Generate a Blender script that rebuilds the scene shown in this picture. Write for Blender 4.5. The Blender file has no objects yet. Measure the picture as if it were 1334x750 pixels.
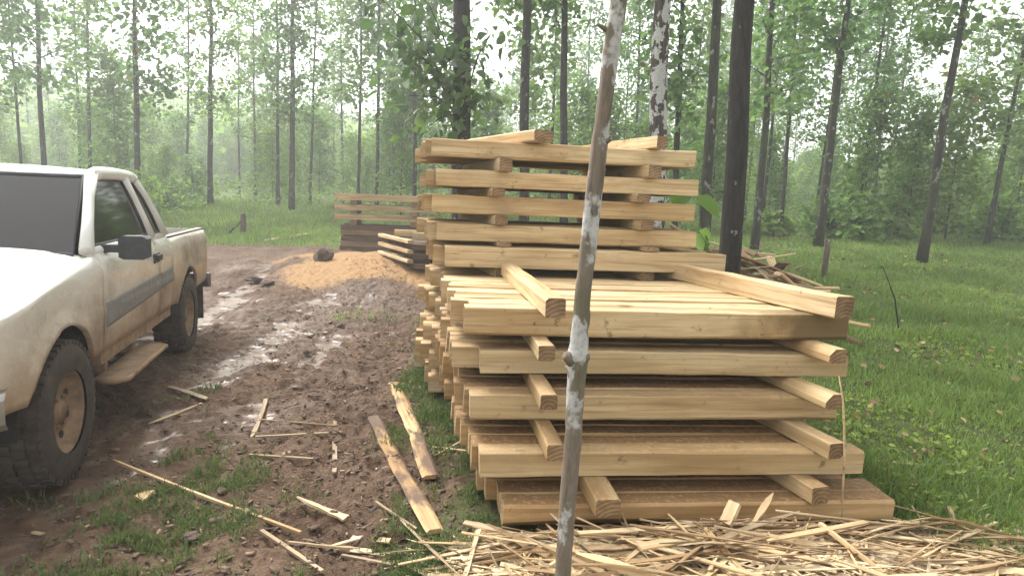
import bpy, math, random
import numpy as np
from mathutils import Vector, Matrix, Euler

random.seed(7)
rng = np.random.default_rng(11)
R = math.radians
scn = bpy.context.scene
col = scn.collection

# ------------------------------------------------------------------ camera
FPX, CAM_H = 830.0, 1.6
PITCH, ROLL = R(7.75), R(2.3)
fwd = Vector((0, math.cos(PITCH), -math.sin(PITCH)))
right0 = Vector((1, 0, 0)); up0 = Vector((0, math.sin(PITCH), math.cos(PITCH)))
cright = right0*math.cos(ROLL) + up0*math.sin(ROLL)
cup = up0*math.cos(ROLL) - right0*math.sin(ROLL)
camd = bpy.data.cameras.new('camera')
camd.sensor_width = 36.0
camd.lens = 36.0*FPX/1334.0
camd.clip_start = 0.05
camd.clip_end = 3000
cam = bpy.data.objects.new('camera', camd)
col.objects.link(cam)
m = Matrix((cright, cup, -fwd)).transposed().to_4x4()
m.translation = Vector((0, 0, CAM_H))
cam.matrix_world = m
scn.camera = cam

# ------------------------------------------------------------------ sky, sun, exposure
SUN_EL, SUN_AZ = R(52), R(-42)          # azimuth from +Y towards +X
world = bpy.data.worlds.new('World')
scn.world = world
world.use_nodes = True
wn = world.node_tree.nodes; wl = world.node_tree.links
wn.clear()
sky = wn.new('ShaderNodeTexSky')
sky.sky_type = 'NISHITA'
sky.sun_disc = False
sky.sun_elevation = SUN_EL
sky.sun_rotation = SUN_AZ
sky.air_density = 1.0; sky.dust_density = 4.0; sky.ozone_density = 0.6
hs = wn.new('ShaderNodeHueSaturation'); hs.inputs['Saturation'].default_value = 0.10
bg = wn.new('ShaderNodeBackground'); bg.inputs['Strength'].default_value = 0.15
wo = wn.new('ShaderNodeOutputWorld')
wl.new(sky.outputs[0], hs.inputs['Color']); wl.new(hs.outputs[0], bg.inputs['Color']); wl.new(bg.outputs[0], wo.inputs[0])

sund = bpy.data.lights.new('sun', 'SUN')
sund.energy = 1.5
sund.angle = R(25)
sund.color = (1.0, 0.96, 0.90)
sun = bpy.data.objects.new('sun', sund)
col.objects.link(sun)
sdir = Vector((math.sin(SUN_AZ)*math.cos(SUN_EL), math.cos(SUN_AZ)*math.cos(SUN_EL), math.sin(SUN_EL)))
sun.rotation_euler = sdir.to_track_quat('Z', 'Y').to_euler()
sun.location = (0, 0, 60)

scn.view_settings.view_transform = 'Standard'
scn.view_settings.look = 'None'
scn.view_settings.gamma = 1.0
scn.view_settings.use_curve_mapping = False
scn.view_settings.exposure = 1.7
scn.render.engine = 'CYCLES'
cy = scn.cycles
cy.use_denoising = True
cy.max_bounces = 7; cy.diffuse_bounces = 3; cy.glossy_bounces = 3; cy.transmission_bounces = 4
cy.transparent_max_bounces = 8; cy.volume_bounces = 1
cy.sample_clamp_indirect = 6.0
cy.use_adaptive_sampling = True
cy.adaptive_threshold = 0.02

# ------------------------------------------------------------------ helpers
def ray(x, y):
    return fwd + cright*((x-667)/FPX) + cup*((375-y)/FPX)
def at(x, y, Y):
    d = ray(x, y); t = Y/d.y
    return Vector((d.x*t, Y, CAM_H + d.z*t))
def atz(x, y, z):
    d = ray(x, y); t = (z-CAM_H)/d.z
    return Vector((d.x*t, d.y*t, z))

def sstep(t):
    t = np.clip(t, 0, 1)
    return t*t*(3-2*t)

class VNoise:
    def __init__(s, seed):
        s.g = np.random.default_rng(seed).random((256, 256))
    def __call__(s, x, y):
        x = np.asarray(x, float); y = np.asarray(y, float)
        xi = np.floor(x).astype(int); yi = np.floor(y).astype(int)
        fx = x-xi; fy = y-yi
        fx = fx*fx*(3-2*fx); fy = fy*fy*(3-2*fy)
        a = s.g[xi % 256, yi % 256]; b = s.g[(xi+1) % 256, yi % 256]
        c = s.g[xi % 256, (yi+1) % 256]; d = s.g[(xi+1) % 256, (yi+1) % 256]
        return (a*(1-fx)+b*fx)*(1-fy) + (c*(1-fx)+d*fx)*fy
N1, N2, N3, N4 = VNoise(1), VNoise(2), VNoise(3), VNoise(4)
def fbm(n, x, y, o=4):
    v = 0; a = 0.5
    for i in range(o):
        v = v + a*n(x*2**i+17.3*i, y*2**i+5.1*i); a *= 0.5
    return v/(1-0.5**o)

MOUND = (-2.75, 12.6, 2.3, 2.2, 0.26)
def gz(x, y):
    x = np.asarray(x, float); y = np.asarray(y, float)
    z = 0.95*sstep((y-10)/26)
    z = z + 0.16*np.exp(-((x+3.2)/3.4)**2-((y-13.5)/4.0)**2)
    z = z + MOUND[4]*np.exp(-((x-MOUND[0])/MOUND[2])**2-((y-MOUND[1])/MOUND[3])**2)*0.8
    wl_ = sstep((25-x)/90)*0.75+0.25
    z = z + 14*sstep((y-45)/90)*wl_ + 20*sstep((y-170)/300)
    z = z + 0.5*(fbm(N4, x*0.05+9, y*0.05, 2)-0.5)*sstep((y-14)/20)
    return z
def gzf(x, y):
    return float(gz(x, y))

def grass_mask(x, y):
    """1 = grass, 0 = bare mud"""
    n = fbm(N1, x*1.1+3, y*1.1+8, 4)
    n2 = fbm(N2, x*0.35, y*0.35, 3)
    wob = (n2-0.5)*2.2
    edge = -0.22-0.165*(y-3.0)                     # left flank of the timber row
    strip = sstep((x-(edge-0.75)+(n-0.5)*2.6)/0.9)*sstep((8.0-y)/2.5)*0.8
    patch = sstep((n-0.47)/0.2)*sstep((x-(edge-2.6))/1.2)*sstep((9.5-y)/4)*0.55
    patch2 = sstep((n-0.52)/0.2)*sstep((-0.8-x)/0.6)*0.40*sstep((5.5-y)/2)
    right = sstep((x-1.9+(n-0.5)*0.5)/0.35)
    behind = sstep((x-(edge+0.3))/0.5)*sstep((y-6.6)/1.2)*sstep((x+2.2+0.0*y)/1.0)
    far = sstep((y-(17.0+wob*1.6+0.12*x))/2.0)
    left = sstep((-7.2-0.14*y-x+wob*1.2)/1.4)
    g = np.maximum.reduce([strip, patch, patch2, right, behind, far, left])
    saw = saw_mask(x, y)
    g = g*(1-np.clip(saw*1.6, 0, 1))
    path = np.exp(-((y-(26.5+0.15*(x-12)))/1.3)**2)*sstep((x-8)/2)*sstep((26-x)/4)
    return np.clip(g*(1-0.85*path), 0, 1)
def saw_mask(x, y):
    n = fbm(N3, x*0.9, y*0.9, 4)
    d = ((x-MOUND[0]-0.1)/2.35)**2+((y-MOUND[1]+0.2)/2.7)**2
    d2 = ((x-1.25)/1.35)**2+((y-2.35)/0.6)**2
    return np.clip(np.maximum(sstep((1.25-d+(n-0.5)*2.2)/1.2), 0.45*sstep((1.1-d2+(n-0.5)*1.0)/0.4)), 0, 1)
def mud_relief(x, y):
    f = fbm(N1, x*2.1, y*2.1, 3)-0.5
    g = np.abs(fbm(N2, x*5.5+2, y*5.5, 3)-0.5)
    h = fbm(N3, x*14, y*14, 3)-0.5
    pk = np.abs(fbm(N4, x*9.0+4, y*9.0, 2)-0.5)
    z = 0.09*f - 0.11*(g-0.12) + 0.085*h - 0.05*(pk-0.12)
    for cx, w, d in ((-2.35, 0.26, 0.05), (-1.75, 0.2, 0.035), (-3.6, 0.25, 0.05)):
        xx = x-cx+0.16*(y-5)+0.25*np.sin(y*0.5)
        z = z - d*np.exp(-(xx/w)**2) + 0.35*d*np.exp(-((np.abs(xx)-1.9*w)/(0.6*w))**2)
    return z

def new_mesh_np(name, verts, faces, mat=None, attrs=None, smooth=False, nper=4):
    me = bpy.data.meshes.new(name)
    n = len(verts); fcount = len(faces)
    me.vertices.add(n); me.vertices.foreach_set('co', np.asarray(verts, np.float32).ravel())
    me.loops.add(fcount*nper); me.loops.foreach_set('vertex_index', np.asarray(faces, np.int32).ravel())
    me.polygons.add(fcount)
    me.polygons.foreach_set('loop_start', np.arange(0, fcount*nper, nper, dtype=np.int32))
    me.polygons.foreach_set('loop_total', np.full(fcount, nper, np.int32))
    if smooth:
        me.polygons.foreach_set('use_smooth', np.ones(fcount, bool))
    for k, v in (attrs or {}).items():
        a = me.attributes.new(k, 'FLOAT', 'POINT'); a.data.foreach_set('value', np.asarray(v, np.float32))
    if mat: me.materials.append(mat)
    me.update(calc_edges=True)
    return me

def link(name, me, parent=None, loc=None, rot=None):
    o = bpy.data.objects.new(name, me)
    col.objects.link(o)
    if parent: o.parent = parent
    if loc is not None: o.location = loc
    if rot is not None: o.rotation_euler = rot
    return o
def tag(o, label=None, cat=None, group=None, kind=None):
    if label: o['label'] = label
    if cat: o['category'] = cat
    if group: o['group'] = group
    if kind: o['kind'] = kind
    return o
def empty(name, loc, rz=0):
    o = bpy.data.objects.new(name, None); col.objects.link(o)
    o.location = loc; o.rotation_euler = (0, 0, rz); o.empty_display_size = 0.2
    return o

class MB:
    def __init__(s): s.v = []; s.f = []; s.m = []; s.sm = []
    def face(s, idx, mi=0, smooth=False): s.f.append(tuple(idx)); s.m.append(mi); s.sm.append(smooth)
    def box(s, c, size, mat=None, mi=0, taper=(1, 1)):
        hx, hy, hz = size[0]/2, size[1]/2, size[2]/2
        b = len(s.v)
        for z in (-1, 1):
            tx, ty = (taper if z > 0 else (1, 1))
            for x, y in ((-1, -1), (1, -1), (1, 1), (-1, 1)):
                p = Vector((x*hx*tx, y*hy*ty, z*hz))
                if mat is not None: p = mat @ p
                s.v.append(tuple(Vector(c)+p))
        for q in ((3, 2, 1, 0), (4, 5, 6, 7), (0, 1, 5, 4), (1, 2, 6, 5), (2, 3, 7, 6), (3, 0, 4, 7)):
            s.face([b+i for i in q], mi)
    def tube(s, pts, rad, n=8, mi=0, cap=True, smooth=True, squash=1.0):
        pts = [Vector(p) for p in pts]
        if not isinstance(rad, (list, tuple)): rad = [rad]*len(pts)
        b0 = len(s.v); prevx = None
        for i, p in enumerate(pts):
            t = (pts[min(i+1, len(pts)-1)]-pts[max(i-1, 0)])
            t = t.normalized() if t.length > 1e-9 else Vector((0, 0, 1))
            ref = prevx if prevx is not None else (Vector((1, 0, 0)) if abs(t.x) < 0.9 else Vector((0, 1, 0)))
            x = (ref-t*ref.dot(t)).normalized(); y = t.cross(x); prevx = x
            for k in range(n):
                a = 2*math.pi*k/n
                s.v.append(tuple(p+(x*math.cos(a)+y*math.sin(a)*squash)*rad[i]))
        for i in range(len(pts)-1):
            for k in range(n):
                a = b0+i*n+k; c = b0+i*n+(k+1) % n
                s.face((a, c, c+n, a+n), mi, smooth)
        if cap:
            s.face([b0+k for k in reversed(range(n))], mi)
            e = b0+(len(pts)-1)*n
            s.face([e+k for k in range(n)], mi)
    def prism(s, poly, axis_fn, t0, t1, mi=0):
        """poly: list of 2D points; axis_fn(p, t) -> 3D"""
        b = len(s.v); n = len(poly)
        for t in (t0, t1):
            for p in poly: s.v.append(tuple(axis_fn(p, t)))
        s.face([b+i for i in range(n)], mi); s.face([b+n+i for i in reversed(range(n))], mi)
        for i in range(n):
            j = (i+1) % n
            s.face((b+i, b+n+i, b+n+j, b+j), mi)
    def sheet(s, grid, mi=0, smooth=True, flip=False):
        b = len(s.v); r = len(grid); c = len(grid[0])
        for row in grid:
            for p in row: s.v.append(tuple(p))
        for i in range(r-1):
            for j in range(c-1):
                q = (b+i*c+j, b+i*c+j+1, b+(i+1)*c+j+1, b+(i+1)*c+j)
                s.face(q[::-1] if flip else q, mi, smooth)
    def build(s, name, mats, parent=None, recalc=True):
        me = bpy.data.meshes.new(name)
        me.from_pydata(s.v, [], s.f)
        if not isinstance(mats, (list, tuple)): mats = [mats]
        for mm in mats: me.materials.append(mm)
        me.polygons.foreach_set('material_index', s.m)
        me.polygons.foreach_set('use_smooth', s.sm)
        if recalc:
            import bmesh
            bm = bmesh.new(); bm.from_mesh(me)
            bmesh.ops.recalc_face_normals(bm, faces=bm.faces)
            bm.to_mesh(me); bm.free()
        me.update()
        return link(name, me, parent)

# ------------------------------------------------------------------ materials
def mat_base(name):
    mt = bpy.data.materials.new(name); mt.use_nodes = True
    nt = mt.node_tree; b = nt.nodes['Principled BSDF']
    return mt, nt.nodes, nt.links, b
def nd(nodes, t, **kw):
    n = nodes.new(t)
    for k, v in kw.items():
        if k in n.inputs: n.inputs[k].default_value = v
        else: setattr(n, k, v)
    return n
def ramp(nodes, stops, interp='LINEAR'):
    r = nodes.new('ShaderNodeValToRGB'); r.color_ramp.interpolation = interp
    e = r.color_ramp.elements
    while len(e) > 1: e.remove(e[-1])
    e[0].position = stops[0][0]; e[0].color = (*stops[0][1], 1) if len(stops[0][1]) == 3 else stops[0][1]
    for p, c in stops[1:]:
        x = e.new(p); x.color = (*c, 1) if len(c) == 3 else c
    return r
def mixc(nodes, links, fac, a, b, blend='MIX'):
    mx = nodes.new('ShaderNodeMix'); mx.data_type = 'RGBA'; mx.blend_type = blend
    for sock, v in ((mx.inputs[0], fac), (mx.inputs[6], a), (mx.inputs[7], b)):
        if isinstance(v, (int, float)): sock.default_value = v
        elif isinstance(v, tuple): sock.default_value = (*v, 1) if len(v) == 3 else v
        else: links.new(v, sock)
    return mx.outputs[2]
def maprange(nodes, links, v, a, b, c=0.0, d=1.0, smooth=True):
    n = nodes.new('ShaderNodeMapRange'); n.clamp = True
    if smooth: n.interpolation_type = 'SMOOTHSTEP'
    links.new(v, n.inputs[0])
    for i, x in enumerate((a, b, c, d)): n.inputs[i+1].default_value = x
    return n.outputs[0]
def math_n(nodes, links, op, a, b=None):
    n = nodes.new('ShaderNodeMath'); n.operation = op
    for i, v in enumerate((a, b)):
        if v is None: continue
        if isinstance(v, (int, float)): n.inputs[i].default_value = v
        else: links.new(v, n.inputs[i])
    return n.outputs[0]
def bump(nodes, links, b, h, dist, strength=1.0):
    n = nodes.new('ShaderNodeBump'); n.inputs['Distance'].default_value = dist; n.inputs['Strength'].default_value = strength
    links.new(h, n.inputs['Height']); links.new(n.outputs[0], b.inputs['Normal'])

def wood_mat(name, c1, c2, stain=0.0, stain_col=(0.10, 0.065, 0.035), dust=0.0, endstain=False, st=(0.50, 0.68)):
    mt, n, l, b = mat_base(name)
    tc = n.new('ShaderNodeTexCoord'); oi = n.new('ShaderNodeObjectInfo')
    off = n.new('ShaderNodeVectorMath'); off.operation = 'MULTIPLY_ADD'
    l.new(oi.outputs['Random'], off.inputs[0]); off.inputs[1].default_value = (31.0, 17.0, 53.0); l.new(tc.outputs['Object'], off.inputs[2])
    mp = nd(n, 'ShaderNodeMapping'); mp.inputs['Scale'].default_value = (0.9, 16, 16); l.new(off.outputs[0], mp.inputs[0])
    g = nd(n, 'ShaderNodeTexNoise', Scale=1.0, Detail=5.0, Roughness=0.62, Distortion=0.7); l.new(mp.outputs[0], g.inputs[0])
    r = ramp(n, [(0.30, c2), (0.48, tuple(0.5*(a+d) for a, d in zip(c1, c2))), (0.62, c1), (0.85, tuple(min(1, x*1.12) for x in c1))])
    l.new(g.outputs[0], r.inputs[0])
    # broad tone changes between heartwood and sapwood
    mp2 = nd(n, 'ShaderNodeMapping'); mp2.inputs['Scale'].default_value = (0.8, 5, 5); l.new(off.outputs[0], mp2.inputs[0])
    g2 = nd(n, 'ShaderNodeTexNoise', Scale=1.0, Detail=3.0, Distortion=0.4); l.new(mp2.outputs[0], g2.inputs[0])
    tone = ramp(n, [(0.34, (0.66, 0.56, 0.44)), (0.46, (0.92, 0.87, 0.79)), (0.56, (1, 1, 1)), (0.75, (1.06, 1.06, 1.05))]); l.new(g2.outputs[0], tone.inputs[0])
    c = mixc(n, l, 0.85, r.outputs[0], tone.outputs[0], 'MULTIPLY')
    # each beam a little different
    rv = ramp(n, [(0, (0.80, 0.76, 0.70)), (0.25, (0.95, 0.97, 1.0)), (0.5, (1, 0.99, 0.96)), (0.75, (0.92, 0.89, 0.83)), (1, (1.08, 1.06, 1.03))]); l.new(oi.outputs['Random'], rv.inputs[0])
    c = mixc(n, l, 1.0, c, rv.outputs[0], 'MULTIPLY')
    # knots
    mp3 = nd(n, 'ShaderNodeMapping'); mp3.inputs['Scale'].default_value = (2.3, 5.5, 5.5); l.new(off.outputs[0], mp3.inputs[0])
    vo = nd(n, 'ShaderNodeTexVoronoi', Scale=1.0); l.new(mp3.outputs[0], vo.inputs['Vector'])
    kf = maprange(n, l, vo.outputs['Distance'], 0.07, 0.16, 0.75, 0.0)
    kgate = nd(n, 'ShaderNodeTexNoise', Scale=1.7, Detail=1.0); l.new(off.outputs[0], kgate.inputs[0])
    kf = math_n(n, l, 'MULTIPLY', kf, maprange(n, l, kgate.outputs[0], 0.50, 0.58))
    c = mixc(n, l, kf, c, (0.13, 0.075, 0.035))
    # dark mineral streaks and drying checks along the grain
    mp4 = nd(n, 'ShaderNodeMapping'); mp4.inputs['Scale'].default_value = (1.6, 55, 55); l.new(off.outputs[0], mp4.inputs[0])
    g4 = nd(n, 'ShaderNodeTexNoise', Scale=1.0, Detail=3.0, Roughness=0.6, Distortion=0.3); l.new(mp4.outputs[0], g4.inputs[0])
    c = mixc(n, l, maprange(n, l, g4.outputs[0], 0.52, 0.70, 0.0, 0.55), c, (0.24, 0.15, 0.07))
    # dark dirt and mould specks
    sp = nd(n, 'ShaderNodeTexNoise', Scale=9.0, Detail=5.0, Roughness=0.7); l.new(off.outputs[0], sp.inputs[0])
    sf = maprange(n, l, sp.outputs[0], 0.60, 0.70, 0.0, 0.7)
    c = mixc(n, l, sf, c, (0.11, 0.075, 0.045))
    if stain > 0:
        st_n = nd(n, 'ShaderNodeTexNoise', Scale=2.6, Detail=6.0, Roughness=0.68); mp5 = nd(n, 'ShaderNodeMapping'); mp5.inputs['Scale'].default_value = (0.7, 1.6, 1.6); l.new(off.outputs[0], mp5.inputs[0]); l.new(mp5.outputs[0], st_n.inputs[0])
        stf = maprange(n, l, st_n.outputs[0], st[0], st[1], 0.0, stain)
        c = mixc(n, l, stf, c, stain_col)
    if dust > 0:   # sawdust lying on upward faces
        ge = n.new('ShaderNodeNewGeometry'); sx = n.new('ShaderNodeSeparateXYZ'); l.new(ge.outputs['Normal'], sx.inputs[0])
        ds = nd(n, 'ShaderNodeTexNoise', Scale=26.0, Detail=6.0, Roughness=0.75); l.new(tc.outputs['Object'], ds.inputs[0])
        df = math_n(n, l, 'MULTIPLY', maprange(n, l, sx.outputs[2], 0.6, 0.9), maprange(n, l, ds.outputs[0], 0.30, 0.48, 0.0, dust))
        dcol = ramp(n, [(0.35, (0.10, 0.055, 0.025)), (0.52, (0.22, 0.125, 0.055)), (0.62, (0.34, 0.21, 0.10)), (0.72, (0.48, 0.32, 0.16))]); l.new(ds.outputs[0], dcol.inputs[0])
        c = mixc(n, l, df, c, dcol.outputs[0])
    if endstain:   # greenish brown mould creeping in from the right-hand end
        sx2 = n.new('ShaderNodeSeparateXYZ'); l.new(tc.outputs['Object'], sx2.inputs[0])
        en = nd(n, 'ShaderNodeTexNoise', Scale=3.5, Detail=5.0, Roughness=0.65); l.new(tc.outputs['Object'], en.inputs[0])
        pos = math_n(n, l, 'ADD', sx2.outputs[0], math_n(n, l, 'MULTIPLY', en.outputs[0], 0.9))
        ef = maprange(n, l, pos, 0.92, 1.30, 0.0, 0.9)
        c = mixc(n, l, ef, c, (0.13, 0.09, 0.042))
    l.new(c, b.inputs['Base Color'])
    b.inputs['Roughness'].default_value = 0.72
    b.inputs['Specular IOR Level'].default_value = 0.25
    saw = nd(n, 'ShaderNodeTexWave', Scale=38.0, Distortion=3.0, Detail=2.0); saw.bands_direction = 'X'; l.new(off.outputs[0], saw.inputs[0])
    hh = math_n(n, l, 'ADD', g.outputs[0], math_n(n, l, 'MULTIPLY', saw.outputs['Fac'], 0.15))
    bump(n, l, b, hh, 0.0035, 0.7)
    return mt
def end_mat(name, ca, cb):
    mt, n, l, b = mat_base(name)
    tc = n.new('ShaderNodeTexCoord'); oi = n.new('ShaderNodeObjectInfo')
    off = n.new('ShaderNodeVectorMath'); off.operation = 'MULTIPLY_ADD'
    l.new(oi.outputs['Random'], off.inputs[0]); off.inputs[1].default_value = (0.0, 0.06, 0.11); l.new(tc.outputs['Object'], off.inputs[2])
    mp = nd(n, 'ShaderNodeMapping'); mp.inputs['Scale'].default_value = (0.05, 1, 1); l.new(off.outputs[0], mp.inputs[0])
    w = nd(n, 'ShaderNodeTexWave', Scale=15.0, Distortion=2.5, Detail=3.0); w.wave_type = 'RINGS'; w.rings_direction = 'X'; l.new(mp.outputs[0], w.inputs[0])
    ns = nd(n, 'ShaderNodeTexNoise', Scale=14.0, Detail=5.0, Roughness=0.7); l.new(tc.outputs['Object'], ns.inputs[0])
    f = math_n(n, l, 'ADD', math_n(n, l, 'MULTIPLY', w.outputs['Fac'], 0.22), math_n(n, l, 'MULTIPLY', ns.outputs[0], 0.8))
    r = ramp(n, [(0.28, tuple(x*0.55 for x in ca)), (0.5, ca), (0.72, cb)]); l.new(f, r.inputs[0])
    rv = ramp(n, [(0, (0.8, 0.78, 0.75)), (1, (1.12, 1.1, 1.08))]); l.new(oi.outputs['Random'], rv.inputs[0])
    c = mixc(n, l, 1.0, r.outputs[0], rv.outputs[0], 'MULTIPLY')
    l.new(c, b.inputs['Base Color']); b.inputs['Roughness'].default_value = 0.85
    b.inputs['Specular IOR Level'].default_value = 0.2
    bump(n, l, b, f, 0.003, 0.8)
    return mt

M = {}
M['fresh'] = wood_mat('fresh_teak', (0.66, 0.52, 0.325), (0.44, 0.31, 0.16), stain=0.35, stain_col=(0.27, 0.18, 0.09))
M['fresh_dust'] = wood_mat('fresh_teak_dusted', (0.64, 0.50, 0.30), (0.43, 0.305, 0.16), stain=0.2, stain_col=(0.22, 0.14, 0.07), dust=0.35)
M['fresh_end'] = wood_mat('fresh_teak_mouldy', (0.63, 0.49, 0.295), (0.44, 0.31, 0.16), endstain=True, stain=0.4, stain_col=(0.30, 0.17, 0.07))
M['tan'] = wood_mat('tan_teak', (0.56, 0.445, 0.27), (0.37, 0.275, 0.15), stain=0.2, stain_col=(0.2, 0.13, 0.065), dust=0.5)
M['brown'] = wood_mat('dusty_teak', (0.52, 0.375, 0.20), (0.34, 0.22, 0.105), stain=0.4, stain_col=(0.15, 0.085, 0.04), dust=0.95)
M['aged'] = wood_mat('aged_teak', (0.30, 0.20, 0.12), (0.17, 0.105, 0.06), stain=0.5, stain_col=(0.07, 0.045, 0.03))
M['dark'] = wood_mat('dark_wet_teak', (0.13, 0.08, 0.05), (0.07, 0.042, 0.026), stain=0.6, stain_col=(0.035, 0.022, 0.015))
M['end_brown'] = end_mat('end_grain_brown', (0.20, 0.13, 0.072), (0.32, 0.22, 0.125))
M['end_tan'] = end_mat('end_grain_tan', (0.36, 0.255, 0.14), (0.52, 0.39, 0.235))
M['strip'] = wood_mat('wood_strip', (0.64, 0.51, 0.33), (0.42, 0.30, 0.17), stain=0.3, stain_col=(0.2, 0.12, 0.055))
M['strip_dark'] = wood_mat('brown_strip', (0.36, 0.25, 0.14), (0.20, 0.13, 0.07), stain=0.4, stain_col=(0.1, 0.06, 0.035))
M['strip_grey'] = wood_mat('weathered_strip', (0.42, 0.34, 0.235), (0.22, 0.16, 0.10), stain=0.55, stain_col=(0.11, 0.075, 0.05))

def bark_mat(name, dark, light, lichen=None, lich_amt=(0.60, 0.66), lich_scale=5.0, moss=None, zbias=0.0):
    mt, n, l, b = mat_base(name)
    tc = n.new('ShaderNodeTexCoord'); oi = n.new('ShaderNodeObjectInfo')
    off = n.new('ShaderNodeVectorMath'); off.operation = 'MULTIPLY_ADD'
    l.new(oi.outputs['Random'], off.inputs[0]); off.inputs[1].default_value = (31.0, 17.0, 53.0); l.new(tc.outputs['Object'], off.inputs[2])
    mp = nd(n, 'ShaderNodeMapping'); mp.inputs['Scale'].default_value = (22, 22, 4); l.new(off.outputs[0], mp.inputs[0])
    g = nd(n, 'ShaderNodeTexNoise', Scale=1.0, Detail=6.0, Roughness=0.7, Distortion=0.5); l.new(mp.outputs[0], g.inputs[0])
    r = ramp(n, [(0.3, dark), (0.7, light)]); l.new(g.outputs[0], r.inputs[0])
    c = r.outputs[0]
    if moss:
        ms = nd(n, 'ShaderNodeTexNoise', Scale=2.5, Detail=5.0, Roughness=0.65); l.new(off.outputs[0], ms.inputs[0])
        c = mixc(n, l, maprange(n, l, ms.outputs[0], 0.50, 0.62, 0.0, 0.75), c, moss)
    if lichen:
        mp2 = nd(n, 'ShaderNodeMapping'); mp2.inputs['Scale'].default_value = (1, 1, 0.62); l.new(off.outputs[0], mp2.inputs[0])
        ln = nd(n, 'ShaderNodeTexNoise', Scale=lich_scale, Detail=4.5, Roughness=0.58); l.new(mp2.outputs[0], ln.inputs[0])
        fine = nd(n, 'ShaderNodeTexNoise', Scale=60.0, Detail=3.0); l.new(off.outputs[0], fine.inputs[0])
        lsum = math_n(n, l, 'ADD', ln.outputs[0], math_n(n, l, 'MULTIPLY', fine.outputs[0], 0.08))
        if zbias:      # lichen grows thicker higher up the stem
            zs = n.new('ShaderNodeSeparateXYZ'); l.new(tc.outputs['Object'], zs.inputs[0])
            lsum = math_n(n, l, 'ADD', lsum, math_n(n, l, 'MULTIPLY', math_n(n, l, 'SUBTRACT', zs.outputs[2], 1.3), zbias))
        lf = maprange(n, l, lsum, lich_amt[0], lich_amt[1], 0, 0.92)
        lc = ramp(n, [(0.35, tuple(x*0.72 for x in lichen)), (0.6, lichen)]); l.new(fine.outputs[0], lc.inputs[0])
        c = mixc(n, l, lf, c, lc.outputs[0])
    l.new(c, b.inputs['Base Color']); b.inputs['Roughness'].default_value = 0.9
    b.inputs['Specular IOR Level'].default_value = 0.2
    bump(n, l, b, g.outputs[0], 0.02, 0.8)
    return mt
M['bark_dark'] = bark_mat('dark_bark', (0.012, 0.011, 0.010), (0.05, 0.045, 0.04), lichen=(0.25, 0.26, 0.24), lich_amt=(0.68, 0.72), lich_scale=9.0)
M['bark_grey'] = bark_mat('grey_bark', (0.018, 0.017, 0.015), (0.075, 0.068, 0.058), lichen=(0.3, 0.31, 0.28), lich_amt=(0.64, 0.70), lich_scale=6.0, moss=(0.06, 0.07, 0.035))
M['bark_mottled'] = bark_mat('mottled_bark', (0.03, 0.025, 0.022), (0.11, 0.09, 0.075), lichen=(0.50, 0.51, 0.48), lich_amt=(0.525, 0.56), lich_scale=9.0)
M['bark_sapling'] = bark_mat('lichen_sapling_bark', (0.10, 0.08, 0.06), (0.27, 0.22, 0.17), lichen=(0.50, 0.49, 0.46), lich_amt=(0.56, 0.63), lich_scale=8.5, zbias=0.06, moss=(0.14, 0.13, 0.08))
M['post'] = bark_mat('old_post_wood', (0.05, 0.04, 0.03), (0.19, 0.15, 0.11), lichen=(0.32, 0.32, 0.27), lich_amt=(0.64, 0.72))

def leaf_mat(name, ca, cb, trans=0.45):
    mt, n, l, b = mat_base(name)
    at_ = n.new('ShaderNodeAttribute'); at_.attribute_name = 'tint'
    oi = n.new('ShaderNodeObjectInfo')
    r = ramp(n, [(0, ca), (0.75, cb), (0.97, tuple(x*1.25 for x in cb)), (1.0, (0.17, 0.14, 0.05))]); l.new(at_.outputs['Fac'], r.inputs[0])
    rv = ramp(n, [(0, (0.82, 0.86, 0.86)), (0.5, (1, 1, 1)), (1, (1.25, 1.12, 0.85))]); l.new(oi.outputs['Random'], rv.inputs[0])
    c = mixc(n, l, 1.0, r.outputs[0], rv.outputs[0], 'MULTIPLY')
    l.new(c, b.inputs['Base Color']); b.inputs['Roughness'].default_value = 0.5
    b.inputs['Specular IOR Level'].default_value = 0.35
    tr = n.new('ShaderNodeBsdfTranslucent')
    c2 = mixc(n, l, 1.0, c, (1.1, 1.22, 0.75), 'MULTIPLY'); l.new(c2, tr.inputs['Color'])
    mx = n.new('ShaderNodeMixShader'); mx.inputs[0].default_value = trans
    l.new(b.outputs[0], mx.inputs[1]); l.new(tr.outputs[0], mx.inputs[2])
    l.new(mx.outputs[0], n['Material Output'].inputs['Surface'])
    return mt
M['leaf'] = leaf_mat('teak_leaf', (0.075, 0.14, 0.06), (0.165, 0.26, 0.11), 0.57)
M['leaf_bright'] = leaf_mat('understory_leaf', (0.10, 0.18, 0.05), (0.21, 0.32, 0.105), 0.52)
M['leaf_near'] = leaf_mat('big_teak_leaf', (0.05, 0.095, 0.045), (0.10, 0.165, 0.07), 0.4)
M['grass'] = leaf_mat('grass_blade', (0.115, 0.18, 0.05), (0.26, 0.35, 0.11), 0.48)
M['grass_dull'] = leaf_mat('trodden_grass', (0.075, 0.11, 0.04), (0.15, 0.19, 0.07), 0.35)

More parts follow.
